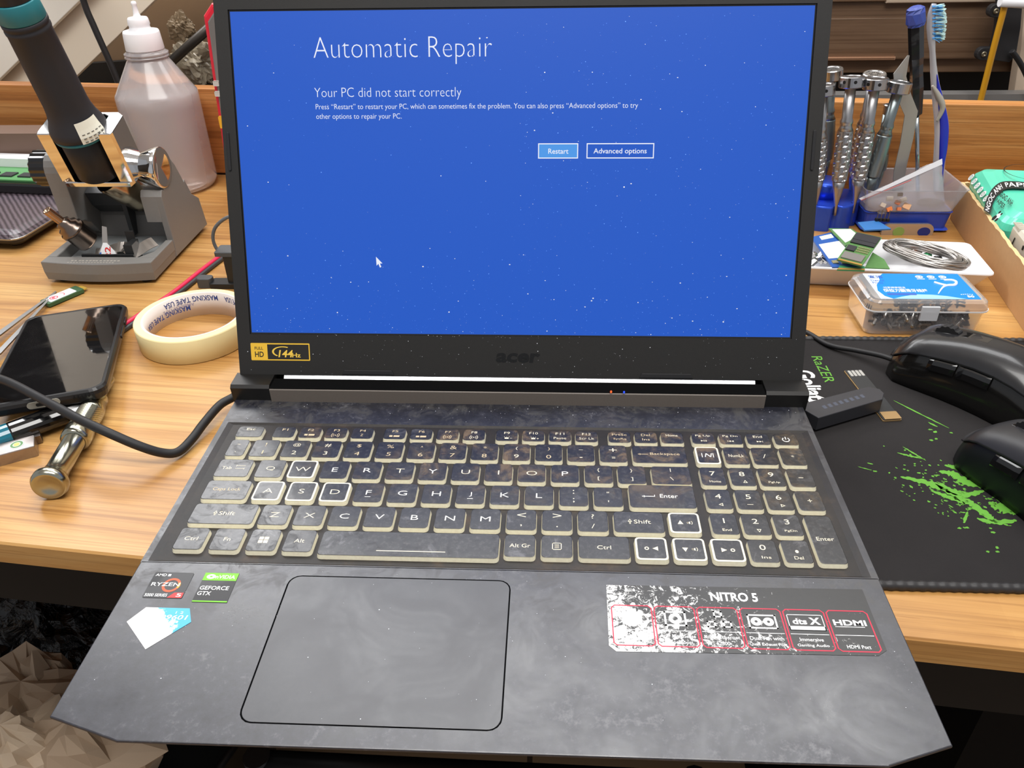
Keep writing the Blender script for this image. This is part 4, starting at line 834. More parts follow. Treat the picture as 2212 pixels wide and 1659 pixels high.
b = MB(); b.tube(spline([PY(520, 465, 216), PY(490, 470, 216), PY(466, 490, 216), PY(460, 515, 216), PY(470, 540, 216), PY(492, 556, 214), PY(510, 560, 214)], 6), 1.5, n=8)
tool('thin_grey_cable', 'thin grey cable looping out from behind the screen edge', 'cable', b, mat('grey_cable', rgb(96, 98, 100), 0.45), org=PY(490, 556, 214))
# ---- red hard case behind the screen
ro = (-280, 410, 0); rc = thing('red_hard_case', 'tall red and grey case standing behind the left of the screen', 'case', ro)
def q2(px_, py_): v = PY(px_, py_, 400); return (v.x, v.z)
oc = [q2(438, 35), q2(455, 8), (-225, 206), (-225, 0.2), (-327, 0.2), (-326, 20), (-323, 60)]
FZ = Matrix(((1, 0, 0, 0), (0, 0, -1, 0), (0, 1, 0, 0), (0, 0, 0, 1)))
b = MB(); b.prism(oc, -440, -400, FZ, bev=3); b.build('shell', mat('shell_red', rgb(226, 40, 60), 0.35), rc, org=ro)
def ins_(p, d=4.5): cx_ = -275; cz_ = 100; return [(x+(d if x < cx_ else -d), z+(d if z < cz_ else -d)) for x, z in p]
b = MB(); b.prism(ins_(oc), -400.1, -397, FZ, bev=1.5); b.build('front_panel', mat('panel_grey', rgb(120, 116, 114), 0.2, coat=0.5), rc, org=ro)
for (zz_, c_, nm) in ((92, (236, 176, 50), 'yellow_chip'), (46, (200, 196, 190), 'silver_chip'), (120, (200, 198, 196), 'silver_chip'), (130, (210, 208, 206), 'silver_chip')):
    v = -320+(zz_-60)*0.06
    b = MB(); b.rbox(v, zz_-6 if nm[0] == 'y' else zz_-2.5, 397, v+6, zz_+6 if nm[0] == 'y' else zz_+2.5, 395, 1, 0.2, FZ @ Matrix(((1, 0, 0, 0), (0, 1, 0, 0), (0, 0, -1, 0), (0, 0, 0, 1)))); b.build(nm, mat(nm, rgb(*c_), 0.35), rc, org=ro)
# ---- black cord hanging behind the bench
b = MB(); q_ = spline([Vector((-850, 700, 800)), Vector((-820, 700, 600)), Vector((-760, 700, 420)), PY(150, -120, 700), PY(180, 0, 700), PY(205, 62, 700), PY(250, 165, 700), PY(300, 300, 700), PY(320, 420, 700)], 6); b.tube(q_, [4.2+7*max(0, min(1, (v_.z-180)/150)) for v_ in q_], n=12)  # unseen top thickened so the phone glass mirrors a dark bar
tool('hanging_cord', 'black cord hanging behind the back board, left of the bottle', 'cord', b, mat('cord_black', rgb(40, 38, 38), 0.5), org=PY(250, 165, 700))
# ================================================================ RIGHT SIDE OF THE BENCH
# ---- mouse pad
mo = (290, 0, 0); mp_ = thing('mouse_pad', 'black cloth mouse pad with green splatter print and stitched edge', 'mouse pad', mo)
nt = NT('pad_cloth'); f = nt.noise(900, 2, 0.5); f2 = nt.noise(14, 4, 0.6); nt.col(nt.mix(f2, rgb(30, 28, 29), rgb(44, 42, 42))); nt.b.inputs['Roughness'].default_value = 0.85; nt.b.inputs['Specular IOR Level'].default_value = 0.2; nt.bump(f, 0.5, 0.0003)
b = MB(); b.rbox(146, -126, 0.1, 450, 122, 2.8, 12, 0.4, n=6); b.build('cloth', nt.m, mp_, org=mo)
b = MB(); ed = rrect(146.5, -125.5, 449.5, 121.5, 12, 8)
dense = []
for i in range(len(ed)):
    p, q = Vector((*ed[i], 2.0)), Vector((*ed[(i+1) % len(ed)], 2.0)); n_ = max(1, int((q-p).length/1.3))
    for k in range(n_): dense.append(p.lerp(q, k/n_))
b.tube(dense, [2.5+0.35*((i//2) % 2) for i in range(len(dense))]+[2.5], n=8, closed=True); b.build('stitched_edge', mat('edge_black', rgb(44, 43, 44), 0.5), mp_, org=mo)
M_pg = mat('print_lime', rgb(92, 156, 50), 0.7); M_pw = mat('pad_white', rgb(222, 222, 220), 0.7)
L = MB()
r0, r1 = P(1752, 770, 2.9), P(1782, 826, 2.9); text(L, 'RaZER', frame(r0, r1-r0, P(1800, 790, 2.9)-r0), 0, 0, w=(r1-r0).length, h=7.5, z=0.05, off=0.0)
g0, g1 = P(1712, 800, 2.9), P(1764, 902, 2.9); text(L, 'Goliathus', frame(g0, g1-g0, P(1800, 790, 2.9)-r0), 0, 0, w=(g1-g0).length, h=14, z=0.05, off=0.03, mi=1)
L.build('printed_name', [M_pg, M_pw], mp_, org=mo)
L = MB(); random.seed(5)
def blob(px_, py_, l, w, a, jag=0.35, n=18):
    c = P(px_, py_, 2.9); v = []
    for i in range(n):
        t = 2*PI*i/n; r_ = 1+random.uniform(-jag, jag); x, y = l*math.cos(t)*r_, w*math.sin(t)*r_
        v.append((c.x+x*math.cos(a)-y*math.sin(a), c.y+x*math.sin(a)+y*math.cos(a), 2.96))
    L.add([(c.x, c.y, 2.96)]+v, [(0, i+1, (i+1) % n+1) for i in range(n)])
def streak(pts, w):
    """ragged claw mark through pixel points"""
    q = spline([P(x, y, 2.9) for x, y in pts], 10); vs = []; N = len(q)
    for i, p in enumerate(q):
        t = (q[min(i+1, N-1)]-q[max(i-1, 0)]).normalized(); s_ = Vector((-t.y, t.x, 0)); ww = w*math.sin(PI*(i+0.3)/(N+0.2))**0.7
        vs.append(p+s_*ww*random.uniform(0.55, 1.25)+Vector((0, 0, .06))); vs.append(p-s_*ww*random.uniform(0.5, 1.3)+Vector((0, 0, .06)))
    L.add(vs, [(2*i, 2*i+1, 2*i+3, 2*i+2) for i in range(N-1)])
streak([(1945, 1030), (1990, 1040), (2035, 1052), (2080, 1068), (2125, 1060)], 3.2)
streak([(2028, 1018), (2060, 1025), (2090, 1042), (2130, 1052)], 3.6)
streak([(2040, 1005), (2070, 1012), (2100, 1030), (2128, 1045)], 2.6)
streak([(2020, 1045), (2060, 1070), (2100, 1090), (2140, 1120), (2160, 1128)], 2.8)
streak([(2010, 1060), (2045, 1072), (2085, 1088)], 1.8); streak([(2135, 1085), (2165, 1098), (2195, 1110)], 4.0); streak([(2110, 1120), (2150, 1128), (2196, 1124)], 2.2)
streak([(1930, 865), (1985, 893), (2050, 925)], 0.7); streak([(2005, 912), (2025, 922)], 0.8); streak([(1938, 978), (1965, 985), (1998, 992)], 0.9)
streak([(1950, 965), (1975, 980), (2000, 995)], 0.7); streak([(1873, 1000), (1886, 1003)], 0.5); streak([(1853, 1008), (1883, 1016)], 0.4); streak([(2090, 1105), (2082, 1130)], 0.8)
for i in range(150):
    a = random.uniform(-0.7, 0.7); cx_ = random.gauss(2060, 65); cy_ = 1070+(cx_-2060)*0.45+random.gauss(0, 30)
    if cx_ < 2210: blob(cx_, cy_, random.uniform(0.3, 1.5)*random.random()+.3, random.uniform(.2, .8), -0.6+a)
for x, y in ((1890, 1018), (2022, 948), (2012, 951), (2020, 933), (2010, 928), (2055, 935), (1985, 1022), (2050, 1005), (2154, 1183), (2155, 1192), (2072, 1141), (2134, 1192), (2145, 1150)): blob(x, y, random.uniform(.8, 1.6), random.uniform(.6, 1), 0)
L.build('green_print', M_pg, mp_, org=mo)['label'] = 'lime green claw splatter print'
# ---- mice
def mouse(name, label, nose, dt, Lh, Wd, Hh, mt, ms, cable=None, sb=1.0):
    dt = Vector((*dt, 0)).normalized(); pr = Vector((-dt.y, dt.x, 0))        # tail direction, mouse's right hand side
    pr = Vector((0, 0, 1)).cross(dt); 
    if pr.x < 0: pr = -pr
    Mx = Matrix((dt, pr, (0, 0, 1))).transposed().to_4x4(); Mx.translation = Vector((*nose, 2.9))
    t = thing(name, label, 'computer mouse', (*nose, 2.9))
    org = (*nose, 2.9)
    def hw(s):   # half width
        return Wd/2*(0.80+0.12*math.cos(2*PI*(s-0.02)/0.9)*0.6 + 0.14*max(0, s-0.3))*min(1, (1-(max(0, s-0.62)/0.385)**2.6))**0.5*min(1, 0.80+3.2*max(0, s)) if s < 1 else 0.5
    def hh(s): return Hh*(0.56+0.44*math.sin(PI*min(1, (s*0.80+0.10)))**0.9)*min(1.0, (1-(max(0, s-0.45)/0.56)**2.8))**0.6*min(1, 0.70+4*s)
    def sec(s, e, a0, a1, n, zmin=0.8):
        w, h = max(1.5, hw(s)+e), max(2.0, hh(s)+e); o = []
        for i in range(n+1):
            a = math.radians(a0+(a1-a0)*i/n); c, q = math.cos(a), math.sin(a)
            o.append((s*Lh+(0 if s > 0.02 else 0), w*math.copysign(abs(c)**0.62, c), max(zmin, h*abs(q)**0.8)))
        return o
    ss = [0.0, 0.012, 0.03, 0.06, 0.1, 0.16, 0.24, 0.32, 0.42, 0.52, 0.62, 0.71, 0.79, 0.86, 0.91, 0.95, 0.98, 0.995]
    b = MB(); b.loft([sec(s, -0.9, 0, 180, 40) for s in ss], Mx, sm=True); b.build('side_shell', ms, t, org=org)
    st0, st1 = 40, 140
    b = MB(); R_ = []
    for s in [-0.012, 0.0, 0.02]+ss[3:]: R_.append(sec(max(0, s), 0.5 if s > 0 else -0.6, st0, st1, 30)); R_[-1] = [(s*Lh, y, z) for _, y, z in R_[-1]]
    b.loft(R_, Mx, sm=True, closed=False, cap=False); o = b.build('top_shell', mt, t, org=org, solid=0.8)
    # scroll wheel
    wz = hh(0.2)+1.8-6.5; wc = Mx @ Vector((0.2*Lh, 0, wz)); ax = axisM(wc-pr*3.4, wc+pr*3.4); b = MB()
    pts_ = [((9.6+(0.5 if (i//2) % 2 else -0.2))*math.cos(2*PI*i/64), (9.6+(0.5 if (i//2) % 2 else -0.2))*math.sin(2*PI*i/64)) for i in range(64)]
    b.prism(pts_, 0, 6.8, ax, bev=1.0); b.build('scroll_wheel', M_rubber, t, org=org)
    b = MB(); R_ = [[Mx @ Vector((s*Lh, y, hh(s)+dz)) for y, dz in ((-4.8, .2), (-4, .75), (4, .75), (4.8, .2))] for s in (0.06, 0.12, 0.2, 0.3, 0.4)]
    b.loft(R_, closed=False, cap=False); b.build('wheel_groove', M_blackgloss, t, org=org, solid=0.3)
    sgn = -1
    for s0_, s1_ in ((0.21, 0.345), (0.36, 0.52)):
        b = MB(); R_ = []
        for k in range(7):
            s = s0_+(s1_-s0_)*k/6; e = 1 if 0 < k < 6 else 0.55
            w, h = hw(s), hh(s); o_ = []
            for a_, ex in ((24, 0.0), (26, 1.0), (33, 1.5), (38, 1.1), (40, 0.1)):
                a = math.radians(a_); o_.append(Mx @ Vector((s*Lh, -(w*math.cos(a)**0.62+ex*e), h*math.sin(a)**0.8)))
            R_.append(o_)
        b.loft(R_, closed=False, cap=False); b.build('side_button', M_blackgloss, t, org=org, solid=0.5)
    if cable:
        b = MB(); b.tube(spline(cable, 7), 1.9, n=10); b.build('cord', M_rubber, t, org=org)
    return t
M_mt = mat('mouse_worn', rgb(34, 34, 36), 0.26, vary=0.3, vs=90, coat=0.15); M_ms = mat('mouse_side_gloss', rgb(20, 19, 18), 0.16, coat=0.35)
mouse('gaming_mouse', 'large worn glossy black mouse nearest the screw box', (277, 87), (0.66, -0.75), 126, 66, 41, M_mt, M_ms, [P(1650, 690, 4), P(1735, 715, 4), P(1790, 745, 5), P(1850, 757, 8), P(1910, 770, 12), P(1960, 790, 14)])
mouse('gaming_mouse', 'matte black mouse lowest on the pad, cut by the right edge', (288, -17), (0.33, -0.945), 124, 62, 39, mat('mouse_matte', rgb(40, 40, 43), 0.4), mat('mouse_matte_side', rgb(14, 18, 19), 0.4))
# ---- black flash drive and bare flash chip
fo = (190, 2, 2.9); UF = frame((191, 1, 2.9), (math.cos(math.radians(25)), math.sin(math.radians(25)), 0), (0, 1, 0))
fd = thing('black_flash_drive', 'black flash drive lying across a bare chip on the mouse pad', 'flash drive', fo)
b = MB(); b.prism([(2, 0), (54, 0), (60, 5), (61, 10), (56, 15.5), (3, 17), (-1, 14)], 1.9, 11.5, UF, bev=0.5); b.build('body', mat('drive_black', rgb(50, 50, 54), 0.38), fd, org=fo)
L = MB()
for i in range(9):
    text(L, 'CEROBZEKX'[i], UF, 12+4.3*i, 6, h=3.2, z=11.6) if False else bar(L, 0, 0, 0.01, 0.01, 0)
L.bm.free(); L = MB()
for i in range(8): L.add([(12+4.4*i, 6.2, 11.56), (14.6+4.4*i, 6.2, 11.56), (15+4.4*i, 9.8, 11.56), (12.4+4.4*i, 9.6, 11.56)], [(0, 1, 2, 3)], UF)
L.build('worn_lettering', mat('faint_blue', rgb(66, 70, 82), 0.6), fd, org=fo)
kf = frame((238, 75, 2.9), (7, -58, 0), (1, 0.1, 0)); ko = (240, 46, 2.9)
cb = thing('bare_flash_chip', 'thin bare memory chip with four contacts, half under the black flash drive', 'memory chip', ko)
b = MB(); b.rbox(0, -5.5, 0.05, 60, 6.5, 1.6, 0.8, 0.2, kf); b.build('board', mat('chip_board', rgb(46, 48, 50), 0.3), cb, org=ko)
b = MB(); b.rbox(-0.4, -5.9, 0.0, 60.4, 6.9, 0.9, 0.9, 0.1, kf); b.rbox(52, -4.6, 1.6, 60.2, 6.6, 2.0, 0.5, 0.1, kf); b.build('gold_frame', mat('gold_frame', rgb(190, 158, 112), 0.35, 0.7), cb, org=ko)
for i in range(4):
    b = MB(); b.rbox(1.2, -4.4+2.7*i, 1.6, 8.5, -2.4+2.7*i, 1.8, 0.8, 0.05, kf); b.build('contact', mat('contact_silver', rgb(200, 200, 196), 0.35, 0.6), cb, org=ko)
# ---- box of screws
xo = (307, 155, 0); bx = thing('screw_box', 'translucent plastic box with a blue dental floss label, full of screws', 'box', xo)
nt = NT('clear_polyprop'); nt.col(rgb(232, 234, 240)); q = nt.b.inputs; q['Roughness'].default_value = 0.2; q['Transmission Weight'].default_value = 0.82; q['IOR'].default_value = 1.13; q['Coat Weight'].default_value = 0.7; q['Coat Roughness'].default_value = 0.08
M_pp = nt.m
def shell(mb, x0, y0, x1, y1, zs, r=8, M=None, closed_top=False):
    R_ = [[(x, y, z) for x, y in rrect(x0+e, y0+e, x1-e, y1-e, max(1, r-e*.5), 6)] for z, e in zs]
    mb.loft(R_, M, cap=False)
b = MB(); shell(b, 262.5, 130, 352.5, 182, [(0.4, 6), (0.6, 3.5), (4, 2), (22, 0.6), (22.3, 0)]); bt = rrect(268.5, 136, 346.5, 176, 5, 6); b.add([(x, y, 0.4) for x, y in bt], [list(range(len(bt)))]); b.build('tub', M_pp, bx, org=xo)
b = MB(); shell(b, 262, 129.5, 353, 182.5, [(21.5, 0), (24, 0), (28.5, 1.2), (30, 3.2), (30.3, 5)]); bt = rrect(267, 134.5, 348, 177.5, 5.5, 6); b.add([(x, y, 30.3) for x, y in bt], [list(range(len(bt)))]); b.build('hinged_lid', M_pp, bx, org=xo)
b = MB(); shell(b, 261.6, 129.1, 353.4, 182.9, [(21.6, 0), (22.6, 0)]); b.build('rim', mat('rim_frost', rgb(226, 226, 228), 0.35), bx, org=xo, solid=0.4)
b = MB(); b.prism(rrect(-6.5, 15.5, 6.5, 26, 1.6), 25.8, 27.4, FZ @ Matrix.Translation((308, 0, -156))) if False else b.rbox(301, 15.5, -129.2, 314, 27, -127.9, 1.6, 0.4, Matrix(((1, 0, 0, 0), (0, 0, -1, 0), (0, 1, 0, 0), (0, 0, 0, 1))) @ Matrix.Diagonal((1, 1, 1, 1)) @ Matrix.Translation((0, 0, -0))) if False else b.box(301, 127.6, 15.5, 314, 129.4, 27)
b.build('latch', mat('latch_frost', rgb(238, 240, 244), 0.3, trans=0.4, ior=1.1, coat=0.5), bx, org=xo)
L = MB(); z = 30.5
L.prism([(271.5, 134.5), (345.5, 134.5), (345.5, 178), (271.5, 178)], 30.35, z, mi=0)
L.add([(287, 178, z+.04), (345.5, 178, z+.04), (345.5, 134.5, z+.04), (281, 134.5, z+.04), (276, 139, z+.04), (273.5, 148, z+.04), (276, 158, z+.04), (281, 166, z+.04), (282, 172, z+.04)], [(0, 1, 2, 3, 4, 5, 6, 7, 8)], None, 1)
L.add([(281, 134.6, z+.08), (335, 134.6, z+.08), (322, 139.5, z+.08), (312, 141.5, z+.08), (300, 142, z+.08), (288, 138, z+.08)], [(0, 1, 2, 3, 4, 5)], None, 2)
text(L, '\u8d85\u62c9\u529b\u5706\u6ed1\u7259\u7ebf\u68d2', None, 278, 145.5, w=33, h=5.4, z=z+.12, mi=3, off=0.02)
text(L, '\u00b7\u7ebf\u66f4\u7ec6\u66f4\u5706\u6ed1', None, 279, 151.6, w=17, h=3.0, z=z+.12, mi=3); L.add([(279.5, 140.6, z+.1), (300, 140.6, z+.1), (301, 142.2, z+.1), (300, 143.8, z+.1), (279.5, 143.8, z+.1), (278.5, 142.2, z+.1)], [(0, 1, 2, 3, 4, 5)], None, 4)
text(L, 'Dental', None, 274, 164, w=10, h=3, z=z+.12, mi=4); text(L, 'Floss', None, 274, 160, w=8, h=2.8, z=z+.12, mi=4); text(L, '\u5b9c\u6d01', None, 274, 169.5, w=11, h=5, z=z+.12, mi=4, off=0.02)
text(L, '50', None, 337, 137.4, w=5, h=3.2, z=z+.12, mi=3, off=0.03)
for i in range(6): bar(L, 333.4+i*1.6, 141.8+0.5*math.sin(i*.6), 334.4+i*1.6, 142.6+0.5*math.sin(i*.6), z+.12, 3)
for x in (313.5, 322.5, 331.5): ring(L, x, 172.3, 1.4, 2.3, z+.12, mi=3, sx=1.3); ring(L, x, 172.6, 0, 1.1, z+.12, mi=3); bar(L, x-3, 168, x+3, 169, z+.12, 3)
hd = spline([(330.5, 166.5, z+.14), (336.5, 166.5, z+.14), (338.5, 163, z+.14), (335, 158, z+.14), (329, 157, z+.14), (324, 153, z+.14), (317, 143, z+.14)], 8)
L.tube(hd, [1.0]*20+[1.2]*10+[1.1-0.04*k for k in range(len(hd)-30)], 5, n=8); L.tube(spline([(329, 157, z+.14), (325.5, 159, z+.14), (321.5, 162.5, z+.14)], 6), 1.0, 5, n=8)
L.build('floss_label', [mat('label_pale', rgb(206, 222, 240), 0.4), mat('label_blue_bright', rgb(16, 130, 232), 0.35), mat('label_sky', rgb(150, 200, 232), 0.4), mat('print_white', rgb(240, 240, 240), 0.5), mat('label_navy', rgb(60, 96, 176), 0.4), mat('floss_white', rgb(246, 246, 246), 0.35)], bx, org=xo)['label'] = 'blue label with a white floss pick'
random.seed(11)
protos = []
for m_, hr, ln_ in ((mat('screw_black', rgb(30, 30, 33), 0.35, 0.5), 2.6, 5), (mat('screw_silver', rgb(176, 172, 164), 0.28, 1.0), 2.0, 6.5), (mat('screw_black', rgb(30, 30, 33), 0.35, 0.5), 3.2, 3.5)):
    b = MB(); b.lathe([(hr*.75, 1.6), (hr, 1.0), (hr, 0.3), (1.0, 0), (1.1, -.5), (.85, -.9)]+[(1.1 if k % 2 else .8, -1.2-k*.35) for k in range(int(ln_/.35))]+[(.2, -ln_-1.3)], n=12, sm=False)
    b.box(-hr*.5, -.2, 1.55, hr*.5, .2, 1.7, mi=0); protos.append(b.build('small_screw', m_, None))
sc_lab = {0: 'small black screw in the pile inside the translucent box', 1: 'small silver screw in the pile inside the translucent box', 2: 'wide flat-headed black screw in the pile inside the translucent box'}
for i in range(170):
    k = random.choice((0, 0, 0, 1, 1, 2)); o = protos[k] if i < 3 and False else protos[k].copy()
    COL.objects.link(o)
    front = random.random() < 0.6
    o.location = Vector((random.uniform(270, 345), random.uniform(136.5, 143) if front else random.uniform(143, 172), random.uniform(4.5, 15.5)))*S
    o.rotation_euler = (random.uniform(0, 6.3), random.uniform(0, 6.3), random.uniform(0, 6.3)); tag(o, sc_lab[k], 'screw', ['black screws in the box', 'silver screws in the box', 'wide black screws in the box'][k])
for o in protos: bpy.data.objects.remove(o)
# ---- white tray
ta = -0.085; ty = (308, 236, 0); TM = Matrix.Translation(ty) @ Matrix.Rotation(ta, 4, 'Z')
wt = thing('white_tray', 'white rectangular plastic tray full of circuit boards and wire', 'tray', ty, ta)
b = MB(); X, Y = 82, 33
def RR_(e, z, r=6): return [(x, y, z) for x, y in rrect(-X+e, -Y+e, X-e, Y-e, r, 5)]
b.loft([RR_(13, 0.2), RR_(11, 0.6), RR_(1.2, 19), RR_(0, 20), RR_(0.3, 21), RR_(2, 21.2), RR_(3, 20), RR_(12.5, 2.4), RR_(14, 1.8)], TM); b.build('tray_body', M_white, wt, org=ty, rz=ta)
wt.name = 'white_tray'
def slab(name, label, cat, px4, zs, th, m, group=None, extra=None):
    c4 = [P(x, y, z_) for (x, y), z_ in zip(px4, zs)]; o = sum(c4, Vector())/4
    nrm = (c4[1]-c4[0]).cross(c4[3]-c4[0]).normalized(); nrm = nrm if nrm.z > 0 else -nrm
    t = thing(name, label, cat, tuple(o), group=group)
    b = MB(); b.loft([[p-nrm*th for p in c4], c4]); b.build('board', m, t, org=o)
    if extra:
        for nm, rects, mm_2, h_ in extra:
            for (u0, v0, u1, v1) in rects:
                def bl_(u, v, h): 
                    p = c4[0].lerp(c4[1], u).lerp(c4[3].lerp(c4[2], u), v); return p+nrm*h
                b = MB(); b.loft([[bl_(u0, v0, .02), bl_(u1, v0, .02), bl_(u1, v1, .02), bl_(u0, v1, .02)], [bl_(u0, v0, h_), bl_(u1, v0, h_), bl_(u1, v1, h_), bl_(u0, v1, h_)]]); b.build(nm, mm_2, t, org=o)
    return t
M_pb = mat('pcb_blue', rgb(36, 84, 160), 0.35, vary=0.15, vs=300); M_pgn = mat('pcb_green2', rgb(84, 128, 72), 0.35, vary=0.2, vs=300); M_lw = mat('label_white', rgb(236, 236, 236), 0.5); M_cd = mat('chip_dark', rgb(46, 46, 50), 0.4); M_sol = mat('solder_tan', rgb(176, 170, 130), 0.3, 0.6); M_gold = mat('gold_edge', rgb(206, 160, 84), 0.35, 0.6)
tiny = [(0.1+0.085*i, 0.55+0.13*j+0.03*math.sin(i*3), 0.14+0.085*i, 0.6+0.13*j+0.03*math.sin(i*3)) for i in range(10) for j in range(3)]
slab('circuit_board', 'blue circuit board with a large white label, leftmost in the white tray', 'circuit board', [(1752, 512), (1803, 500), (1862, 575), (1798, 577)], (24, 25, 23, 22), 1.4, M_pb, extra=[('white_label', [(0.08, 0.28, 0.92, 0.74), (.3, .05, .8, .16)], M_lw, .25), ('component', [(0.1, .82, .3, .9), (.4, .8, .55, .92), (.65, .82, .9, .9)], M_sol, .8)])
slab('circuit_board', 'green circuit board with a white label behind the stacked drive board', 'circuit board', [(1790, 493), (1840, 494), (1862, 510), (1826, 530)], (27, 28, 27, 26), 1.2, M_pgn, extra=[('white_label', [(0.1, 0.08, 0.9, 0.9)], M_lw, .25)])
slab('circuit_board', 'plain green board with gold contacts lying under the wire coil', 'circuit board', [(1885, 545), (1910, 560), (1922, 580), (1868, 578)], (23, 23, 22, 22), 1.2, M_pgn)
slab('circuit_board', 'green board with yellow contacts poking over the front tray rim', 'circuit board', [(1815, 573), (1868, 575), (1868, 584), (1808, 582)], (22.5, 22.5, 22.5, 22.5), 1.2, mat('pcb_teal', rgb(60, 140, 96), 0.35), extra=[('contact_strip', [(0, .6, 1, 1)], M_gold, .1)])
slab('solid_state_drive', 'green drive board with dark chips lying on top of the other boards', 'circuit board', [(1850, 501), (1905, 513), (1862, 574), (1808, 560)], (32, 31, 27, 28), 1.3, M_pgn, extra=[('memory_chip', [(0.04, 0.05, 0.98, 0.28), (0.04, .3, .98, .36) if False else (0.04, 0.29, 0.98, 0.40), (0.05, .5, .4, .66)], M_cd, 1.2), ('controller', [(0.08, .72, .9, .93)], mat('chip_grey', rgb(146, 142, 138), 0.35, 0.5), 1.0), ('small_component', [(0.45+.06*i, .46+.07*j, .49+.06*i, .5+.07*j) for i in range(8) for j in range(3)], M_sol, .7), ('contact_edge', [(0.05, .96, .98, 1)], M_gold, .15)])
random.seed(3)
cc_ = P(2000, 549, 25); b = MB(); mj = (P(2098, 577, 23)-P(1912, 522, 27))/2; mj_l = mj.length; mjn = mj.normalized(); mn = Vector((-mjn.y, mjn.x, 0.0)).normalized()
for k in range(44):
    a_ = mj_l*random.uniform(0.66, 1.0); b_ = random.uniform(0.30, 0.60)*mj_l; oz = random.uniform(-1.6, 2.4); ph_ = random.uniform(0, 6); tl = random.uniform(-.05, .05); dx = random.uniform(-1.5, 1.5)
    b.tube([cc_+mjn*(a_*math.cos(t_)+dx)+mn*(b_*math.sin(t_+tl))+Vector((0, 0, oz+1.3*math.sin(2*t_+ph_)+0.25*a_/10*math.cos(t_+.6))) for t_ in [2*PI*i/40 for i in range(40)]], 0.75, n=6, closed=True)
tool('solder_wire_coil', 'oval coil of silver wire lying in the white tray', 'wire coil', b, mat('wire_silver', rgb(176, 172, 168), 0.3, 0.9), org=cc_)
for i, (px_, py_, c_) in enumerate(((1972, 548, (196, 140, 110)), (1985, 542, (140, 130, 124)), (2003, 552, (40, 130, 80)), (2012, 565, (44, 46, 50)), (1990, 560, (206, 140, 116)), (1962, 538, (180, 176, 130)), (2025, 560, (60, 60, 60)), (1980, 558, (120, 120, 120)))):
    c = P(px_, py_, 19); b = MB(); b.lathe([(2.2, -3), (2.8, -2.6), (2.8, 2.6), (2.2, 3)], axisM(c, c+Vector((random.uniform(-1, 1), random.uniform(-1, 1), random.uniform(-.3, .6)))), n=14)
    tool('electronic_component', ['copper ring component inside the wire coil', 'grey coil component inside the wire coil', 'green capacitor inside the wire coil', 'black capacitor inside the wire coil', 'pink copper component inside the wire coil, nearest its front', 'tan component inside the wire coil, furthest left', 'dark grey component inside the wire coil, furthest right', 'mid grey component inside the wire coil'][i], 'component', b, mat('comp%d' % i, rgb(*c_), 0.35, 0.3), group='components inside the wire coil', org=c)
for i in range(9):
    c = P(1755+(i % 4)*8, 553+(i//4)*8, 18+random.uniform(-2, 3)); b = MB(); MM = axisM(c, c+Vector((random.uniform(-1, 1), random.uniform(-1, 1), .5))); b.rbox(-2.2, -1.6, -4, 2.2, 1.6, 4, .6, .3, MM)
    tool('metal_part', 'small shiny metal part heaped at the left end of the white tray', 'metal part', b, mat('part_silver', rgb(190, 188, 184), 0.22, 1.0), group='metal parts at the left of the tray', org=c)
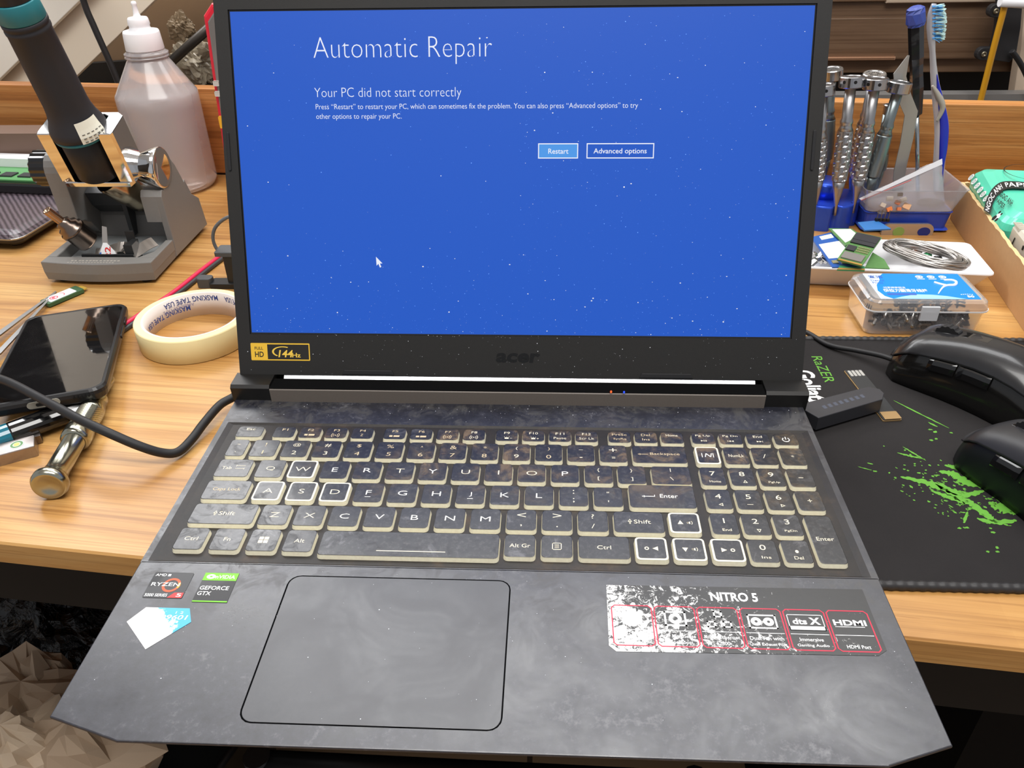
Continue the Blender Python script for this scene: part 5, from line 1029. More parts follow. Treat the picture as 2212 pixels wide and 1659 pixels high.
# ---- blue screwdriver stand and its tools
so_ = (294, 371, 0); stn = thing('screwdriver_stand', 'round scalloped blue metal stand holding precision screwdrivers', 'stand', so_)
M_an = mat('anodised_blue', rgb(52, 88, 214), 0.28, 0.6); M_hole = mat('hole_black', rgb(4, 4, 4), 0.6)
def scal(r, n=12, d=3.2, m=144): return [((r-d*max(0, math.cos(n*2*PI*i/m+0.5))**2)*math.cos(2*PI*i/m), (r-d*max(0, math.cos(n*2*PI*i/m+0.5))**2)*math.sin(2*PI*i/m)) for i in range(m)]
b = MB(); b.prism(scal(36, 9, 5), 0.1, 25, Matrix.Translation(so_), bev=1.5); b.build('base_disc', M_an, stn, org=so_)
b = MB(); b.lathe([(17, 24.8), (17, 38), (15, 40), (0.2, 40)], Matrix.Translation(so_), n=40); b.build('raised_centre', M_an, stn, org=so_)
def driver(label, tip, head, hr=11, style='holes', lead=0, name='precision_screwdriver'):
    tip, head = Vector(tip), Vector(head); Mx = axisM(tip, head); Lg = (head-tip).length; t = thing(name, label, 'screwdriver', tuple(tip), group='screwdrivers in the blue stand')
    m1 = mat('driver_metal', rgb(168, 168, 170), 0.36, 1.0) if style == 'holes' else mat('driver_grey', rgb(132, 142, 144), 0.32, 0.9)
    b = MB(); b.lathe([(1.6, -10), (1.8, 0), (2.2, 2), (5, 16), (6, 24)], Mx, n=20); b.build('tip', m1, t, org=tip)
    b = MB(); rs = []; n_ = 30; K = 40
    for k in range(K+1):
        z_ = 24+(Lg-72)*k/K; ro_ = 7.0+0.6*math.sin(PI*k/K)
        rs.append([((ro_-(0.9 if (style == 'holes' and k % 4 in (1, 2) and (i+(k//4 % 2)*2.5) % 5 in (1, 2, 1.5, 2.5)) else 0))*math.cos(2*PI*i/n_), (ro_-(0.9 if (style == 'holes' and k % 4 in (1, 2) and int(i+(k//4 % 2)*3) % 5 in (1, 2)) else 0))*math.sin(2*PI*i/n_), z_) for i in range(n_)])
    b.loft(rs, Mx, sm=(style != 'holes')); b.build('grip', m1, t, org=tip)
    b = MB(); b.lathe([(7, Lg-48), (5.4, Lg-44), (5.2, Lg-42), (5.8, Lg-41), (5.8, Lg-39), (4.8, Lg-36.5), (4.8, Lg-8)], Mx, n=24); b.build('neck', m1, t, org=tip)
    b = MB(); b.lathe([(4, Lg-10), (hr-1, Lg-9.9), (hr, Lg-9), (hr, Lg-.8), (hr-.8, Lg), (hr-3, Lg), (hr-3.4, Lg-.5), (0.2, Lg-.5)], Mx, n=32, sm=False); b.build('swivel_cap', mat('cap_metal', rgb(176, 176, 178), 0.25, 1.0), t, org=tip)
    if style == 'holes':
        b = MB()
        for i in range(7):
            a = 2*PI*i/7; c0 = Mx @ Vector(((hr-.6)*math.cos(a), (hr-.6)*math.sin(a), Lg-4.3)); c1 = Mx @ Vector(((hr+.15)*math.cos(a), (hr+.15)*math.sin(a), Lg-4.3)); b.lathe([(1.5, 0), (1.5, .75)], axisM(c0, c1), n=10)
        b.build('cap_hole', M_hole, t, org=tip)
        L = MB()
        for i in range(6): ring(L, (hr-4.6)*.62*math.cos(PI/3*i), (hr-4.6)*.62*math.sin(PI/3*i), 1.0, 1.5, Lg-.42, M=Mx, n=10)
        L.build('cap_pattern', mat('hole_black', rgb(4, 4, 4), 0.6), t, org=tip)
    else:
        L = MB(); ring(L, 0, 0, 5.6, 6.0, Lg-.4, M=Mx)
        for a in (90, 210, 330): L.tube([Mx @ Vector((0, 0, Lg-.4)), Mx @ Vector((4.5*math.cos(math.radians(a)), 4.5*math.sin(math.radians(a)), Lg-.4))], .35, n=4)
        L.build('cap_mark', mat('mark_dark', rgb(70, 72, 74), 0.5), t, org=tip)
    return t
def tp2(px_, py_, y): return PY(px_, py_, y)
driver('silver screwdriver with a drilled cap, nearest the screen edge among the fully visible ones', P(1806, 443, 26), tp2(1841, 164, 352))
driver('silver screwdriver with a drilled cap, second visible one from the screen edge', P(1846, 438, 26), tp2(1893, 168, 352))
driver('silver screwdriver leaning just behind the second drilled cap', (326, 384, 22), tp2(1890, 158, 372), hr=10.5)
driver('plain grey screwdriver with a three-spoke mark on its cap', (352, 366, 22) if False else P(1868, 432, 26), tp2(1946, 176, 356), hr=10.5, style='plain')
driver('silver screwdriver half hidden by the screen edge, drilled cap', P(1762, 440, 26), tp2(1778, 182, 352))
driver('plain grey screwdriver with a white flat cap behind the screen edge', (300, 396, 30), tp2(1797, 148, 392), hr=10.5, style='plain')
driver('grey screwdriver standing behind the plain grey one, mostly hidden', (350, 385, 22), tp2(1922, 225, 385), hr=5, style='plain')
# tweezers, dark screwdriver with the blue cap, toothbrush
t = thing('steel_tweezers', 'flat grey steel tweezers with a pointed tip standing behind the screwdrivers', 'tweezers', tuple(tp2(1940, 400, 366)))
for off in (0, 3.5):
    b = MB(); yy = 366+off
    pl = [((1963, 120), 0.8), ((1948, 165), 4), ((1958, 205), 4.5), ((1972, 240), 4.6), ((1962, 300), 4.6), ((1948, 360), 4.6), ((1940, 420), 4)] if off else [((1963, 120), 0.8), ((1940, 160), 4), ((1944, 200), 4.6), ((1966, 250), 4.8), ((1956, 310), 4.8), ((1942, 370), 4.8), ((1936, 430), 4)]
    b.loft([[c+Vector((dx*w, dy, 0)) for dx, dy in ((-1, 0), (1, 0), (1, 1.2), (-1, 1.2))] for c, w in [(tp2(*p, yy), w) for p, w in pl]], sm=False); b.build('arm', mat('tweezer_grey', rgb(168, 166, 162), 0.4, 0.7), t, org=tp2(1940, 400, 366))
a_, c_ = tp2(1982, 372, 376), tp2(1978, 14, 372); Mx = axisM(a_, c_); Lg = (c_-a_).length
t = thing('blue_cap_screwdriver', 'black-handled screwdriver with a faceted blue cap, left of the toothbrush', 'screwdriver', tuple(a_))
def zat(py_): q = tp2(1979, py_, 373); return (q-a_).length
b = MB(); b.lathe([(1.9, -30), (2, zat(250))], Mx, n=16); b.build('shaft', mat('shaft_chrome', rgb(180, 190, 196), 0.15, 1.0), t, org=a_)
b = MB(); b.loft([[(r*math.cos(2*PI*i/6), r*math.sin(2*PI*i/6), z_) for i in range(6)] for r, z_ in ((4, zat(250)), (4.6, zat(248)), (6, zat(190)), (5.6, zat(165)), (5.7, zat(140)), (6.3, zat(125)), (6.6, zat(56)), (6.8, zat(52)))], Mx); b.build('handle', mat('driver_black', rgb(20, 20, 22), 0.2, coat=0.4), t, org=a_)
b = MB(); n6 = 8
b.loft([[(r*math.cos(2*PI*(i+o_)/n6), r*math.sin(2*PI*(i+o_)/n6), z_) for i in range(n6)] for r, z_, o_ in ((7.2, zat(55), 0), (8.2, zat(48), .5), (8.2, zat(26), 0), (7.4, zat(17), .5), (4.5, zat(13), 0))], Mx); b.build('faceted_cap', mat('cap_blue', rgb(58, 76, 156), 0.4), t, org=a_)
# toothbrush
bp = [(2018, 8), (2012, 30), (2010, 60), (2012, 85), (2014, 110), (2016, 140), (2020, 180), (2028, 225), (2034, 270), (2032, 320), (2028, 360), (2028, 420)]
bw = [3, 5, 5.6, 5.6, 4.2, 4.6, 6.4, 9.6, 11.4, 10.4, 9.4, 8.0]
bc = spline([tp2(x, y, 378) for x, y in bp], 4); to_ = bc[-1]
t = thing('toothbrush', 'used clear and blue toothbrush with blue bristles standing upright', 'toothbrush', tuple(to_))
def wat(i): k = min(i/4, len(bw)-1.001); j = int(k); return bw[j]*(1-(k-j))+bw[j+1]*(k-j)
b = MB(); b.loft([[p+Vector((wat(i)*.62*math.cos(a), 3.2*math.sin(a), 0)) for a in [2*PI*q_/14 for q_ in range(14)]] for i, p in enumerate(bc)], sm=True); b.build('handle', mat('brush_clear', rgb(212, 210, 214), 0.15, trans=0.45, ior=1.2, coat=0.6), t, org=to_)
b = MB(); cs = bc[22:44]; b.loft([[p+Vector((1.4+(4.2*math.sin(PI*(i+.3)/22.5))*math.cos(a), -3.0+1.6*math.sin(a), 0)) for a in [2*PI*q_/12 for q_ in range(12)]] for i, p in enumerate(cs)], sm=True); b.build('blue_core', mat('brush_blue', rgb(30, 44, 176), 0.25), t, org=to_)
b = MB(); g_ = spline([tp2(2014, 185, 374), tp2(2026, 205, 374), tp2(2036, 232, 374), tp2(2024, 262, 374)], 8); b.tube(g_, [1+1.9*math.sin(PI*i/(len(g_)-1)) for i in range(len(g_))], n=8); b.build('grip_strip', mat('grip_grey', rgb(166, 160, 150), 0.5), t, org=to_)
random.seed(9)
for kk in range(9):
    for side in (0, 1):
        b = MB()
        for j in range(26):
            y_ = 14+kk*8.4+random.uniform(-2, 2); s0 = tp2(2014+side*7, y_, 378+random.uniform(-4, 4)); ln_ = random.uniform(8, 10.5)-side*0.5-abs(kk-4)*.3
            tipv = s0+Vector((ln_, random.uniform(-1.2, 1.2), random.uniform(-1.2, 1.2)-(2.5 if kk > 6 else 0)*random.random()))
            b.tube([s0, (s0+tipv)/2+Vector((0, 0, .3)), tipv], 0.28, n=3, caps=False)
        b.build('bristle_tuft', mat('bristle_blue', rgb(80, 168, 236), 0.5) if side == 0 else mat('bristle_pale', rgb(190, 222, 220), 0.5), t, org=to_)
# ---- blue box with clear tray and zip bag
bo_ = (368, 358, 0); bb_ = thing('blue_parts_box', 'blue plastic box with a translucent tray set on top', 'box', bo_)
b = MB(); b.loft([[(x, y, z_) for x, y in rrect(326-e, 334-e, 408+e, 384+e, 5, 4)] for z_, e in ((0.2, -3), (1, -2), (2.5, 1), (3.5, -1.8), (19, 0), (20.5, 1), (20.6, -1), (4, -3.5))]); b.build('blue_tub', mat('tub_blue', rgb(44, 72, 176), 0.35), bb_, org=bo_)
b = MB(); b.loft([[(x, y, z_) for x, y in rrect(326-e, 333-e, 408+e, 386+e, 6, 5)] for z_, e in ((20.7, -2), (22, 0), (44, 6), (44.6, 7)) ], cap=False); bt = rrect(328, 335, 406, 384, 5, 5); b.add([(x, y, 20.8) for x, y in bt], [list(range(len(bt)))])
b.build('clear_tray', M_pp, bb_, org=bo_, solid=0.5)
b = MB(); b.lathe([(9, 0), (10, 1), (10, 5), (7, 8), (0.2, 8.5)], Matrix.Translation((392, 352, 21.5)) @ Matrix.Diagonal((1.2, .8, .6, 1)), n=20); tool('round_cap', 'dark rounded knob lying in the clear tray, right of the zip bag', 'knob', b, M_black, org=(392, 352, 21.5))
nt = NT('thin_plastic_bag'); nt.col(rgb(236, 236, 240)); q = nt.b.inputs; q['Roughness'].default_value = 0.18; q['Transmission Weight'].default_value = 0.8; q['IOR'].default_value = 1.08; q['Coat Weight'].default_value = 0.9; q['Coat Roughness'].default_value = 0.06; M_bag = nt.m
zc = [tp2(1855, 428, 338), tp2(2034, 342, 358), tp2(2042, 462, 340), tp2(1900, 462, 333)]
t = thing('zip_bag', 'clear zip bag of tiny orange and white parts leaning on the clear tray', 'bag', tuple(zc[3]))
def bil(c4, u, v): return c4[0].lerp(c4[1], u).lerp(c4[3].lerp(c4[2], u), v)
random.seed(21)
b = MB(); G = 12; pts_ = [[bil(zc, i/G, j/G)+Vector((0, random.uniform(-1.2, 1.2), random.uniform(-.5, .5))) for i in range(G+1)] for j in range(G+1)]
b.loft(pts_, closed=False, cap=False, sm=True); b.build('bag_film', M_bag, t, org=zc[3], solid=0.3)
b = MB(); b.loft([[bil(zc, u, v)+Vector((0, -1.0, 0)) for u in (0, .25, .5, .75, 1)] for v in (0.0, 0.1)], closed=False, cap=False); b.build('white_strip', mat('strip_white', rgb(226, 226, 230), 0.4), t, org=zc[3], solid=.4)
b = MB(); b.tube([bil([tp2(1860, 432, 336), tp2(1968, 388, 344), tp2(1990, 440, 336), tp2(1900, 462, 332)], u, 0)+Vector((0, -1, 0)) for u in (0, .5, 1)], .5, n=6); b.build('red_seal_line', mat('seal_red', rgb(200, 110, 110), 0.5), t, org=zc[3])
zi = [tp2(1893, 420, 333), tp2(1966, 395, 337), tp2(1995, 444, 333), tp2(1905, 462, 330)]
for i, (u, v, w_, c_) in enumerate(((.08, .55, 5, (200, 186, 170)), (.3, .35, 6, (226, 220, 206)), (.2, .82, 5, (226, 130, 70)), (.45, .6, 5, (186, 110, 76)), (.6, .3, 4.5, (30, 28, 30)), (.62, .55, 5.5, (224, 216, 200)), (.62, .85, 7, (226, 180, 140)), (.42, .9, 4, (206, 120, 76)))):
    c = bil(zi, u, v)+Vector((0, -1.5, 0)); b = MB(); b.rbox(-w_/2, -w_/2.6, -1, w_/2, w_/2.6, 1, .5, .2, Matrix.Translation(c) @ Matrix.Rotation(PI/2.6, 4, 'X') @ Matrix.Rotation(0.4*(i % 3-1), 4, 'Z')); 
    tool('tiny_connector', ['tan connector at the left end of the zip bag', 'white connector beside the tan one in the zip bag', 'orange connector low in the zip bag', 'brown connector in the middle of the zip bag', 'black connector in the zip bag', 'cream connector under the black one in the zip bag', 'peach rectangular connector in the zip bag', 'rust connector at the bottom of the zip bag'][i], 'connector', b, mat('conn%d' % i, rgb(*c_), 0.5), group='connectors in the zip bag', org=c)
# swivel flash drive and pin board in front
c = tp2(1965, 500, 328); o_ = (c.x, 328, 9); t = thing('swivel_flash_drive', 'silver swivel flash drive with a round green sticker, leaning on the blue box', 'flash drive', o_)
b = MB(); b.prism(rrect(-27, -8, 22, 8, 7, 8), 0, 3.0, FZ @ Matrix.Translation((c.x, c.z, -330))); b.build('swivel_cover', mat('cover_silver', rgb(188, 184, 182), 0.3, 0.8), t, org=o_)
b = MB(); b.prism([(6*math.cos(a)+13, 4.6*math.sin(a)) for a in [2*PI*i/24 for i in range(24)]], -.3, .3, FZ @ Matrix.Translation((c.x, c.z, -327))); 
bpy.context.view_layer.update()
b.build('pivot_hole', mat('pivot_blue', rgb(24, 44, 120), 0.4), t, org=o_)
b = MB(); b.prism([(5.4*math.cos(a)-11, 5.0*math.sin(a)) for a in [2*PI*i/24 for i in range(24)]], -.3, .4, FZ @ Matrix.Translation((c.x, c.z, -327))); b.build('round_sticker', mat('seal_green2', rgb(130, 158, 84), 0.5), t, org=o_)
t = slab('pin_board', 'small blue board with a row of black header pins in front of the blue box', 'circuit board', [(1853, 480), (1895, 476), (1925, 494), (1868, 497)], (22, 22, 20, 20), 1.4, mat('pcb_blue2', rgb(56, 118, 186), 0.35))
for i in range(4):
    c = P(1893+i*8, 477+i*.5, 22); b = MB(); b.box(c.x-1.3, c.y-1.3, 22, c.x+1.3, c.y+1.3, 24.6); b.build('pin_block', M_black, t, org=t.location/S)
    b = MB(); b.box(c.x-.3, c.y-.3, 24.5, c.x+.3, c.y+.3, 33); b.build('pin', mat('pin_metal', rgb(150, 140, 120), 0.3, 0.9), t, org=t.location/S)
# ---- carton with tissue pack and charger
ca = math.atan2(-0.155, 1); CMt = Matrix.Translation((424, 366, 0)) @ Matrix.Rotation(ca, 4, 'Z')   # local y runs back, x right
cn = thing('open_carton', 'shallow open cardboard box at the right edge with corrugated rims', 'box', (424, 366, 0), ca)
M_cb = mat('cardboard', rgb(196, 154, 108), 0.75, vary=0.08, vs=200); M_cbi = mat('cardboard_edge', rgb(226, 190, 140), 0.8)
def cw(name, x0, y0, x1, y1, z0, z1):
    b = MB(); n_ = 60; long_y = abs(y1-y0) > abs(x1-x0); R_ = []
    for k in range(n_+1):
        u = k/n_; j = 0.5*math.sin(k*1.9)+0.35*math.sin(k*.7+1)
        R_.append([(x0, y0+(y1-y0)*u, z0), (x1, y0+(y1-y0)*u, z0), (x1, y0+(y1-y0)*u, z1+j), (x0, y0+(y1-y0)*u, z1+j)] if long_y else [(x0+(x1-x0)*u, y0, z0), (x0+(x1-x0)*u, y1, z0), (x0+(x1-x0)*u, y1, z1+j), (x0+(x1-x0)*u, y0, z1+j)])
    b.loft(R_, CMt); o = b.build(name, [M_cb, M_cbi], cn, org=(424, 366, 0), rz=ca)
    for p in o.data.polygons:
        if p.normal.z > .6: p.material_index = 1
cw('side_wall', 0, -330, 3.4, 4, 0.2, 38); cw('side_wall', 170, -330, 173.4, 4, 0.2, 38); cw('end_wall', 3.4, 0.6, 170, 4, 0.2, 38); cw('end_wall', 3.4, -330, 170, -326.6, 0.2, 38)
b = MB(); b.box(3.4, -326.6, 0.2, 170, .6, 3.4, CMt); b.build('bottom', M_cb, cn, org=(424, 366, 0), rz=ca)
t = thing('tissue_pack', 'green soft pack of paper tissues standing in the carton', 'tissue pack', tuple(CMt @ Vector((60, -90, 3.5))), ca); oo = CMt @ Vector((60, -90, 3.5))
b = MB(); b.loft([[CMt @ Vector((x, y, 3.5+(z_-3.5)*(1+0.0021*(y+6)))) for x, y in rrect(1+e, -116+e, 168-e, -2-e, 8, 6)] for z_, e in ((3.6, 4), (8, 3), (37, 3), (45, 2.4), (52, 4), (57, 8), (60, 15))], sm=False); b.build('wrapper', mat('tissue_green', rgb(86, 206, 174), 0.3, coat=0.4), t, org=oo, rz=ca)
def rib(lo_, up_, mb, u0=0, u1=1, mi=0, n=30, dz=0.0, txt=None, v0=0.0, v1=1.0):
    a = spline(lo_, 10); c = spline(up_, 10)
    def at(u, v):
        q = max(0, min(.9999, u))*(len(a)-1); k = int(q); f_ = q-k
        return (a[k].lerp(a[k+1], f_)).lerp(c[k].lerp(c[k+1], f_), v)+Vector((-dz*.6, -dz*.3, dz))
    if txt is None:
        mb.loft([[at(u0+(u1-u0)*i/n, v0), at(u0+(u1-u0)*i/n, v1)] for i in range(n+1)], mi=mi, closed=False, cap=False)
    else:
        v, f = glyphs(txt, 0.015); xs = [q[0] for q in v]; ys = [q[1] for q in v]
        mb.add([at(u0+(u1-u0)*(q[0]-min(xs))/(max(xs)-min(xs)), v0+(v1-v0)*(q[1]-min(ys))/(max(ys)-min(ys))) for q in v], f, None, mi)
lo_ = [P(2139, 464, 40), P(2147, 438, 47), P(2161, 418, 52.5), P(2182, 409, 54.8), P(2236, 411, 54.8)]
up_ = [P(2125, 456, 40), P(2134, 426, 47), P(2151, 402, 53.5), P(2176, 393, 56), P(2236, 397, 56)]
L = MB(); rib(lo_, up_, L, mi=2, dz=.9)
for i in range(6):
    u = i/5; c = P(2099+32*u, 384+46*u, 51-6*u)+Vector((-.9, -.5, .9)); FI = frame(c, CMt.to_3x3() @ Vector((0, -1, 0)), Vector((0.55, 0, 0.83)))
    ring(L, 0, 0, 0, 3.4, 0.0, M=FI, mi=0); ring(L, 0, 0, 1.2, 2.0, 0.15, M=FI, mi=1)
FC = frame(P(2242, 373, 60), CMt.to_3x3() @ Vector((1, 0, 0)), CMt.to_3x3() @ Vector((0, 1, 0))); ring(L, 0, 0, 24, 24.8, 0, 0, 360, 48, mi=2, M=FC, sx=1.15)
L.build('printed_icons', [M_lw, mat('icon_grey', rgb(140, 170, 160), 0.5), mat('band_black', rgb(24, 30, 28), 0.4)], t, org=oo, rz=ca)
L = MB(); rib(lo_, up_, L, .03, .62, 0, dz=1.2, txt='NGOC ANH', v0=.2, v1=.8); rib(lo_, up_, L, .70, 1.0, 0, dz=1.2, txt='PAPER', v0=.2, v1=.8)
rib([P(2157, 424, 52.6), P(2184, 448, 51.5)], [P(2162, 414, 53), P(2191, 436, 52)], L, 0, 1, 1, dz=1.2, txt='NGOC ANH', v0=0, v1=1)
rib([P(2151, 438, 50), P(2168, 455, 50)], [P(2155, 430, 50.5), P(2173, 445, 50.5)], L, 0, 1, 1, dz=1.4, txt='PAPER', v0=0, v1=1)
FB = frame(P(2155, 470, 47)+Vector((-.6, -.4, 1.2)), CMt.to_3x3() @ Vector((0, -1, 0.0)), Vector((0.55, 0, 0.83)))
for x_, y_, r_, mi_ in ((0, 0, 3.4, 0), (-3, 3.2, 1.4, 1), (-2, -2.6, 2.6, 1), (3.2, -2.2, 1.8, 1), (1.6, 3.4, 1.2, 1)): ring(L, x_, y_, 0, r_, .05*mi_, mi=mi_, M=FB)
L.build('printed_text', [M_lw, mat('band_black', rgb(24, 30, 28), 0.4)], t, org=oo, rz=ca)
random.seed(4); b = MB(); cc2 = P(2236, 362, 58)
b.loft([[cc2+Vector(((7+3*math.sin(k*1.3+i*.8)+k*2.2)*math.cos(2*PI*i/18), (4+2*math.sin(i*1.7)+k*1.1)*math.sin(2*PI*i/18), k*4.6+1.5*math.sin(i*2.3+k))) for i in range(18)] for k in range(5)], cap=False); b.build('pulled_tissue', mat('tissue_white', rgb(248, 248, 250), 0.8), t, org=oo, rz=ca, sub=1)
t = thing('charger', 'off-white square charger with a black slot, in the carton in front of the tissues', 'charger', tuple(CMt @ Vector((35, -150, 3.5))), ca); oo = CMt @ Vector((35, -150, 3.5))
b = MB(); b.loft([[CMt @ Vector((x, y, z_)) for x, y in rrect(8+e, -176+e, 66-e, -122-e, 5, 4)] for z_, e in ((3.6, 1), (5, 0), (44, 0), (47, 2), (47.5, 4))]); b.build('housing', mat('charger_white', rgb(206, 200, 186), 0.35), t, org=oo, rz=ca)
b = MB(); Q2 = CMt @ frame((7.7, -122, 0), (0, -1, 0), (0, 0, 1))
b.prism([(30, 18), (34, 34), (40, 34), (36, 18)], 0, .6, Q2) if False else b.prism([(22, 14), (40, 14), (44, 32), (37, 32)], .1, .6, Q2); b.prism([(12, 22), (13, 22), (17, 40), (16, 40)], .1, .6, Q2); b.prism(rrect(36, 38, 38, 42, 1), .1, .6, Q2); b.build('slot', M_hole, t, org=oo, rz=ca)
b = MB()
for i in range(8): b.box(-0.7, -124-2*i*1.0, 47-.2*i, 6, -123.2-2*i, 48, CMt @ Matrix.Translation((9, 0, 0)))
b.build('vent_rib', mat('charger_white', rgb(206, 200, 186), 0.35), t, org=oo, rz=ca)
b = MB(); b.loft([[CMt @ Vector((x, y, z_)) for x, y in rrect(69+e, -180+e, 150-e, -120-e, 14, 5)] for z_, e in ((3.6, 3), (20, 0), (44, 2), (52, 12))], sm=True); tool('rolled_plastic_bag', 'pale green-white plastic wrap bundled right of the charger', 'plastic wrap', b, mat('wrap_pale', rgb(196, 206, 188), 0.25, trans=0.4, ior=1.1, coat=.6), org=CMt @ Vector((110, -150, 3.5)))
# ================================================================ BEHIND THE BENCH
from mathutils import noise as mn_
YB = 930
def zz(px_, py_, y): q = PY(px_, py_, y); return q.x, q.z
M_dark = mat('dark_void', rgb(24, 20, 18), 0.7)
b = MB(); b.box(-640, 1010, -750, 1500, 1030, 420); tag(b.build('dark_space_backdrop', M_dark), kind='structure')  # dark sheet standing in for the unlit space behind the bench
wc = thing('wall_cabinet', 'dark walnut plank panel on the wall behind the toothbrush', 'cabinet', (500, YB, 40))
def cb_(name, py0, py1, m, dy=0, x0=1500, x1=2600):
    xa, z1 = zz(x0, py0, YB); xb, z0 = zz(x1, py1, YB); b = MB(); b.prism([(xa, min(z0, z1)), (xb, min(z0, z1)), (xb, max(z0, z1)), (xa, max(z0, z1))], -(YB+40), -(YB+dy), FZ, bev=1.5); return b.build(name, m, wc, org=(500, YB, 40))
cb_('plank', -260, -4, M_brown); cb_('plank', 8, 40, M_brown, 6); cb_('plank', 43, 124, M_brown, 2); cb_('plank', 131, 157, M_brown, 14)
q = cb_('copper_glint_strip', 124, 129, mat('copper_glint_strip', rgb(206, 160, 128), 0.3, 0.8), -4, 1600, 1932); q['label'] = 'copper trim strip with its glint put into the colour'  # metal trim with its glint put in as a bright copper strip
cb_('pale_edge', -3, 3, mat('pale_edge', rgb(190, 170, 150), 0.4), -4, 1915, 2212)
b = MB(); xa, z1 = zz(1700, 199, 900); xb, z0 = zz(2330, 210, 900); b.box(xa, 880, z0, xb, 905, z1); 
tag(b.build('grey_ledge', mat('ledge_grey', rgb(120, 118, 116), 0.4), org=(xa, 880, z0)), 'thin grey ledge just above the back board behind the screwdrivers', 'ledge')
br_ = thing('black_bracket', 'black steel bracket with two screws at the top right corner', 'bracket', tuple(PY(2150, 60, 880)))
bo2 = PY(2150, 60, 880)
pts = [zz(*p, 880) for p in ((2168, -60), (2215, -60), (2205, 60), (2195, 120), (2180, 135), (2145, 130), (2160, 60))]
b = MB(); b.prism(pts, -900, -880, FZ, bev=1); b.build('plate', mat('bracket_black2', rgb(40, 40, 42), 0.5), br_, org=bo2)
for p in ((2150, 24), (2124, 117)):
    x, z = zz(*p, 880); b = MB(); b.prism(rrect(x-8, z-9, x+24, z+9, 8.5), -892, -881, FZ, bev=1); b.build('lug', mat('bracket_black2', rgb(40, 40, 42), 0.5), br_, org=bo2)
    b = MB(); b.lathe([(4, 0), (4, 2.2), (3.2, 3), (1.6, 3), (1.4, 1.6), (.2, 1.6)], axisM((x+1, 881, z), (x+1, 870, z)), n=16); b.build('screw', mat('screw_brass', rgb(150, 142, 120), 0.3, 0.9), br_, org=bo2)
b = MB(); b.tube(spline([PY(2190, -80, 850), PY(2172, 6, 850), PY(2150, 90, 850), PY(2130, 170, 850), PY(2110, 250, 850), PY(2090, 330, 850)], 6), 4.4, n=10); tag(b.build('yellow_cable', mat('cable_yellow', rgb(196, 142, 30), 0.4), org=bo2), 'yellow cable running down past the black bracket', 'cable')
b = MB(); b.tube([PY(2160, 3, 845), PY(2290, 12, 845)], 7, n=14); tag(b.build('white_conduit', M_white, org=bo2), 'white plastic pipe end at the top right corner', 'pipe')
pts = [zz(*p, 905) for p in ((2214, 10), (2330, 10), (2330, 240), (2185, 240), (2196, 165), (2205, 110))]
b = MB(); b.prism(pts, -925, -905, FZ, bev=1); tag(b.build('beige_panel', mat('beige_panel', rgb(206, 186, 164), 0.6), org=bo2), 'pale beige panel edge right of the yellow cable', 'panel')
b = MB(); b.tube(spline([PY(2185, 110, 870), PY(2200, 130, 870), PY(2216, 160, 870), PY(2240, 220, 870)], 5), 4, n=8); tag(b.build('black_hose', M_rubber, org=bo2), 'thick black hose curving right of the black bracket', 'hose')
# left: pale slanted boards
M_cr1 = mat('cream_board', rgb(250, 236, 214), 0.6); M_cr2 = mat('cream_board_light', rgb(253, 246, 232), 0.6)
b = MB(); b.box(-1900, 1010, -750, -940, 1030, 950); tag(b.build('phone_reflection_panel', M_dark), kind='structure')  # added dark panel out of view, there for the phone glass to reflect
def slant(name, label, a, b_, y, m):
    A = PY(*a, y); B = PY(*b_, y); d = (A-B).normalized(); hi = A+d*900; lf = -860; lo = B-d*((B.x-lf)/d.x-1)
    m_ = MB(); m_.prism([(lf, lo.z), (lo.x, lo.z), (hi.x, hi.z), (lf, hi.z)], -(y+12), -y, FZ, bev=1); tag(m_.build(name, m, org=(lo.x, y, lo.z)), label, 'panel')
slant('cream_panel', 'large cream board with a slanted edge behind the hot air gun', (335, 0), (175, 155), 800, M_cr1)
slant('cream_panel', 'lighter cream board in front of the other, behind the gun handle', (165, 8), (0, 170), 780, M_cr2)
pts = [zz(*p, 940) for p in ((150, 260), (520, 260), (520, -300), (150, -300))]
b = MB(); b.prism(pts, -960, -940, FZ); tag(b.build('brown_backing', mat('brown_backing', rgb(134, 112, 90), 0.45), org=PY(300, 50, 940)), 'dull brown panel behind the bottle top', 'panel')
pts = [zz(*p, 925) for p in ((150, 260), (520, 260), (520, 110), (430, 120), (300, 130), (150, 140))]
b = MB(); b.prism(pts, -938, -925, FZ); tag(b.build('black_shelf', M_dark, org=PY(300, 180, 925)), 'black shelf edge behind the bottle neck', 'shelf')
def crumple(name, label, cat, c, r, sc, m, seed, amp=.45, fr=1.6, sub=24, group=None):
    b = MB(); n = sub; R_ = []
    for k in range(n+1):
        th_ = PI*k/n; row = []
        for i in range(2*n):
            d = Vector((math.sin(th_)*math.cos(PI*i/n), math.sin(th_)*math.sin(PI*i/n), math.cos(th_)))
            s_ = mn_.noise(d*fr+Vector((seed, seed*2, 0))); s2 = abs(mn_.noise(d*fr*2.3+Vector((0, seed, 5)))); s3 = abs(mn_.noise(d*fr*5+Vector((3, seed, 1))))
            q = d*r*(1+amp*s_-amp*.9*s2-amp*.35*s3); row.append((c[0]+q.x*sc[0], c[1]+q.y*sc[1], c[2]+q.z*sc[2]))
        R_.append(row)
    b.loft(R_, cap=False, sm=False); return tag(b.build(name, m, org=c, merge=0.01), label, cat, group)
M_foil = mat('crumpled_film', rgb(150, 140, 122), 0.35, coat=.4)
c = PY(420, 130, 890); crumple('crumpled_wrap', 'crumpled pale wrapping behind the bottle, left of the red case', 'wrapping', tuple(c), 34, (1, .5, 1.1), M_foil, 4.2)
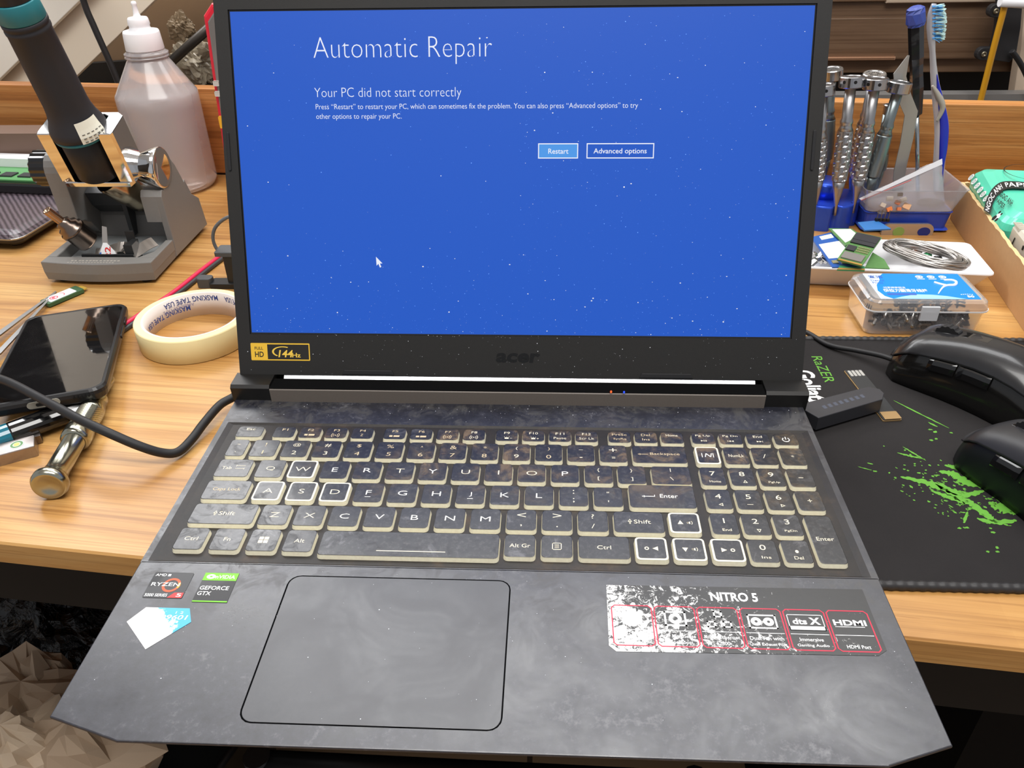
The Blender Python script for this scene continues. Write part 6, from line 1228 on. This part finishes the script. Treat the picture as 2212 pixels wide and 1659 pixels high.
c = PY(392, 60, 900); crumple('crumpled_wrap', 'small crumpled brown wrap above the pale wrapping', 'wrapping', tuple(c), 22, (1, .5, 1), mat('brown_wrap', rgb(128, 112, 90), 0.5), 1.7)
b = MB(); b.tube([PY(345, 155, 850), PY(480, 35, 850)], 7, n=10); tag(b.build('dark_metal_bar', mat('bar_dark', rgb(66, 62, 58), 0.4, .5), org=PY(400, 100, 850)), 'dark round bar slanting behind the bottle neck', 'bar')
# ================================================================ UNDER THE BENCH
b = MB(); b.box(-1080, 430, -750, 1080, 446, -18, TB); tag(b.build('under_bench_shade_panel', mat('shade_panel_black', rgb(4, 4, 5), 0.8, spec=0.15)), kind='structure')  # added black panel standing in for the deep shade under the bench
b = MB(); px0 = 300; b.box(px0, -95, -750, 900, 300, -80); tag(b.build('under_bench_shade_block', mat('shade_block_black', rgb(4, 4, 5), 0.8, spec=0.15), org=(600, 100, -750)), 'black block added as the shade under the right end of the workbench', 'cabinet')  # added block, its black fills in the shade under the right end
bn = thing('waste_bin', 'black waste bin under the left end of the workbench', 'bin', (-470, 90, -750))
b = MB(); b.lathe([(150, 0), (155, 2), (178, 300), (182, 302), (182, 308), (174, 308), (150, 6), (.5, 6)], Matrix.Translation((-470, 90, -750)), n=48); b.build('bin_body', mat('bin_black', rgb(16, 16, 18), 0.5), bn, org=(-470, 90, -750))
nt = NT('bin_liner_black'); nt.col(rgb(10, 11, 13)); nt.b.inputs['Roughness'].default_value = 0.22; nt.bump(nt.noise(30, 5, .6, dist=1.5), 0.9, 0.01)
crumple('black_bin_bag', 'shiny black plastic bag filling the waste bin under the bench', 'bin bag', (-500, 170, -430), 168, (.95, .8, .62), nt.m, 2.1, amp=.3, fr=1.8, sub=48)
crumple('clear_plastic_bag', 'greyish clear plastic bag at the far left above the black bag', 'plastic bag', (-640, 200, -330), 70, (1.2, .8, .8), mat('bag_grey', rgb(120, 118, 96), 0.2, trans=.3, ior=1.1, coat=.6), 6.6, amp=.4, sub=30)
M_kr = mat('kraft_paper', rgb(172, 150, 126), 0.75, bump=0.4, bs=60)
labs = ['crumpled brown paper ball at the bottom left corner', 'folded brown paper standing behind the crumpled ball', 'brown paper sheet under the laptop corner', 'crumpled brown paper leaning on the black bag', 'large brown paper wad beneath the others']
for i, (p, z_, r, sc_) in enumerate((((45, 1640), -340, 62, (1.1, .8, .8)), ((95, 1560), -380, 74, (.8, .6, 1.2)), ((190, 1630), -350, 58, (1.2, .7, .9)), ((130, 1530), -390, 60, (.6, .5, 1.5)), ((120, 1640), -425, 95, (1.3, .8, .7)))):
    c = P(*p, z_); crumple('crumpled_paper', labs[i], 'paper', tuple(c), r, sc_, M_kr if i else mat('kraft_pale', rgb(190, 170, 146), 0.75), 3.3*i+1, amp=.42, fr=1.5 if i else 2.2, sub=9 if i else 13, group='brown papers in the waste bin')
st = thing('black_stool', 'black metal stool frame on the floor below the laptop front edge', 'stool', (-150, -120, -750)); so3 = (-150, -120, -750)
M_stl = mat('stool_black', rgb(20, 20, 21), 0.35)
e1, e2 = P(560, 1652, -420), P(1500, 1700, -420)
b = MB(); b.tube([e1, e2], 14, n=14); b.build('cross_bar', M_stl, st, org=so3)
for p in (e1, e2):
    b = MB(); b.tube([Vector((p.x, p.y, -750)), Vector((p.x, p.y, -405))], 13, n=12); b.build('leg', M_stl, st, org=so3)
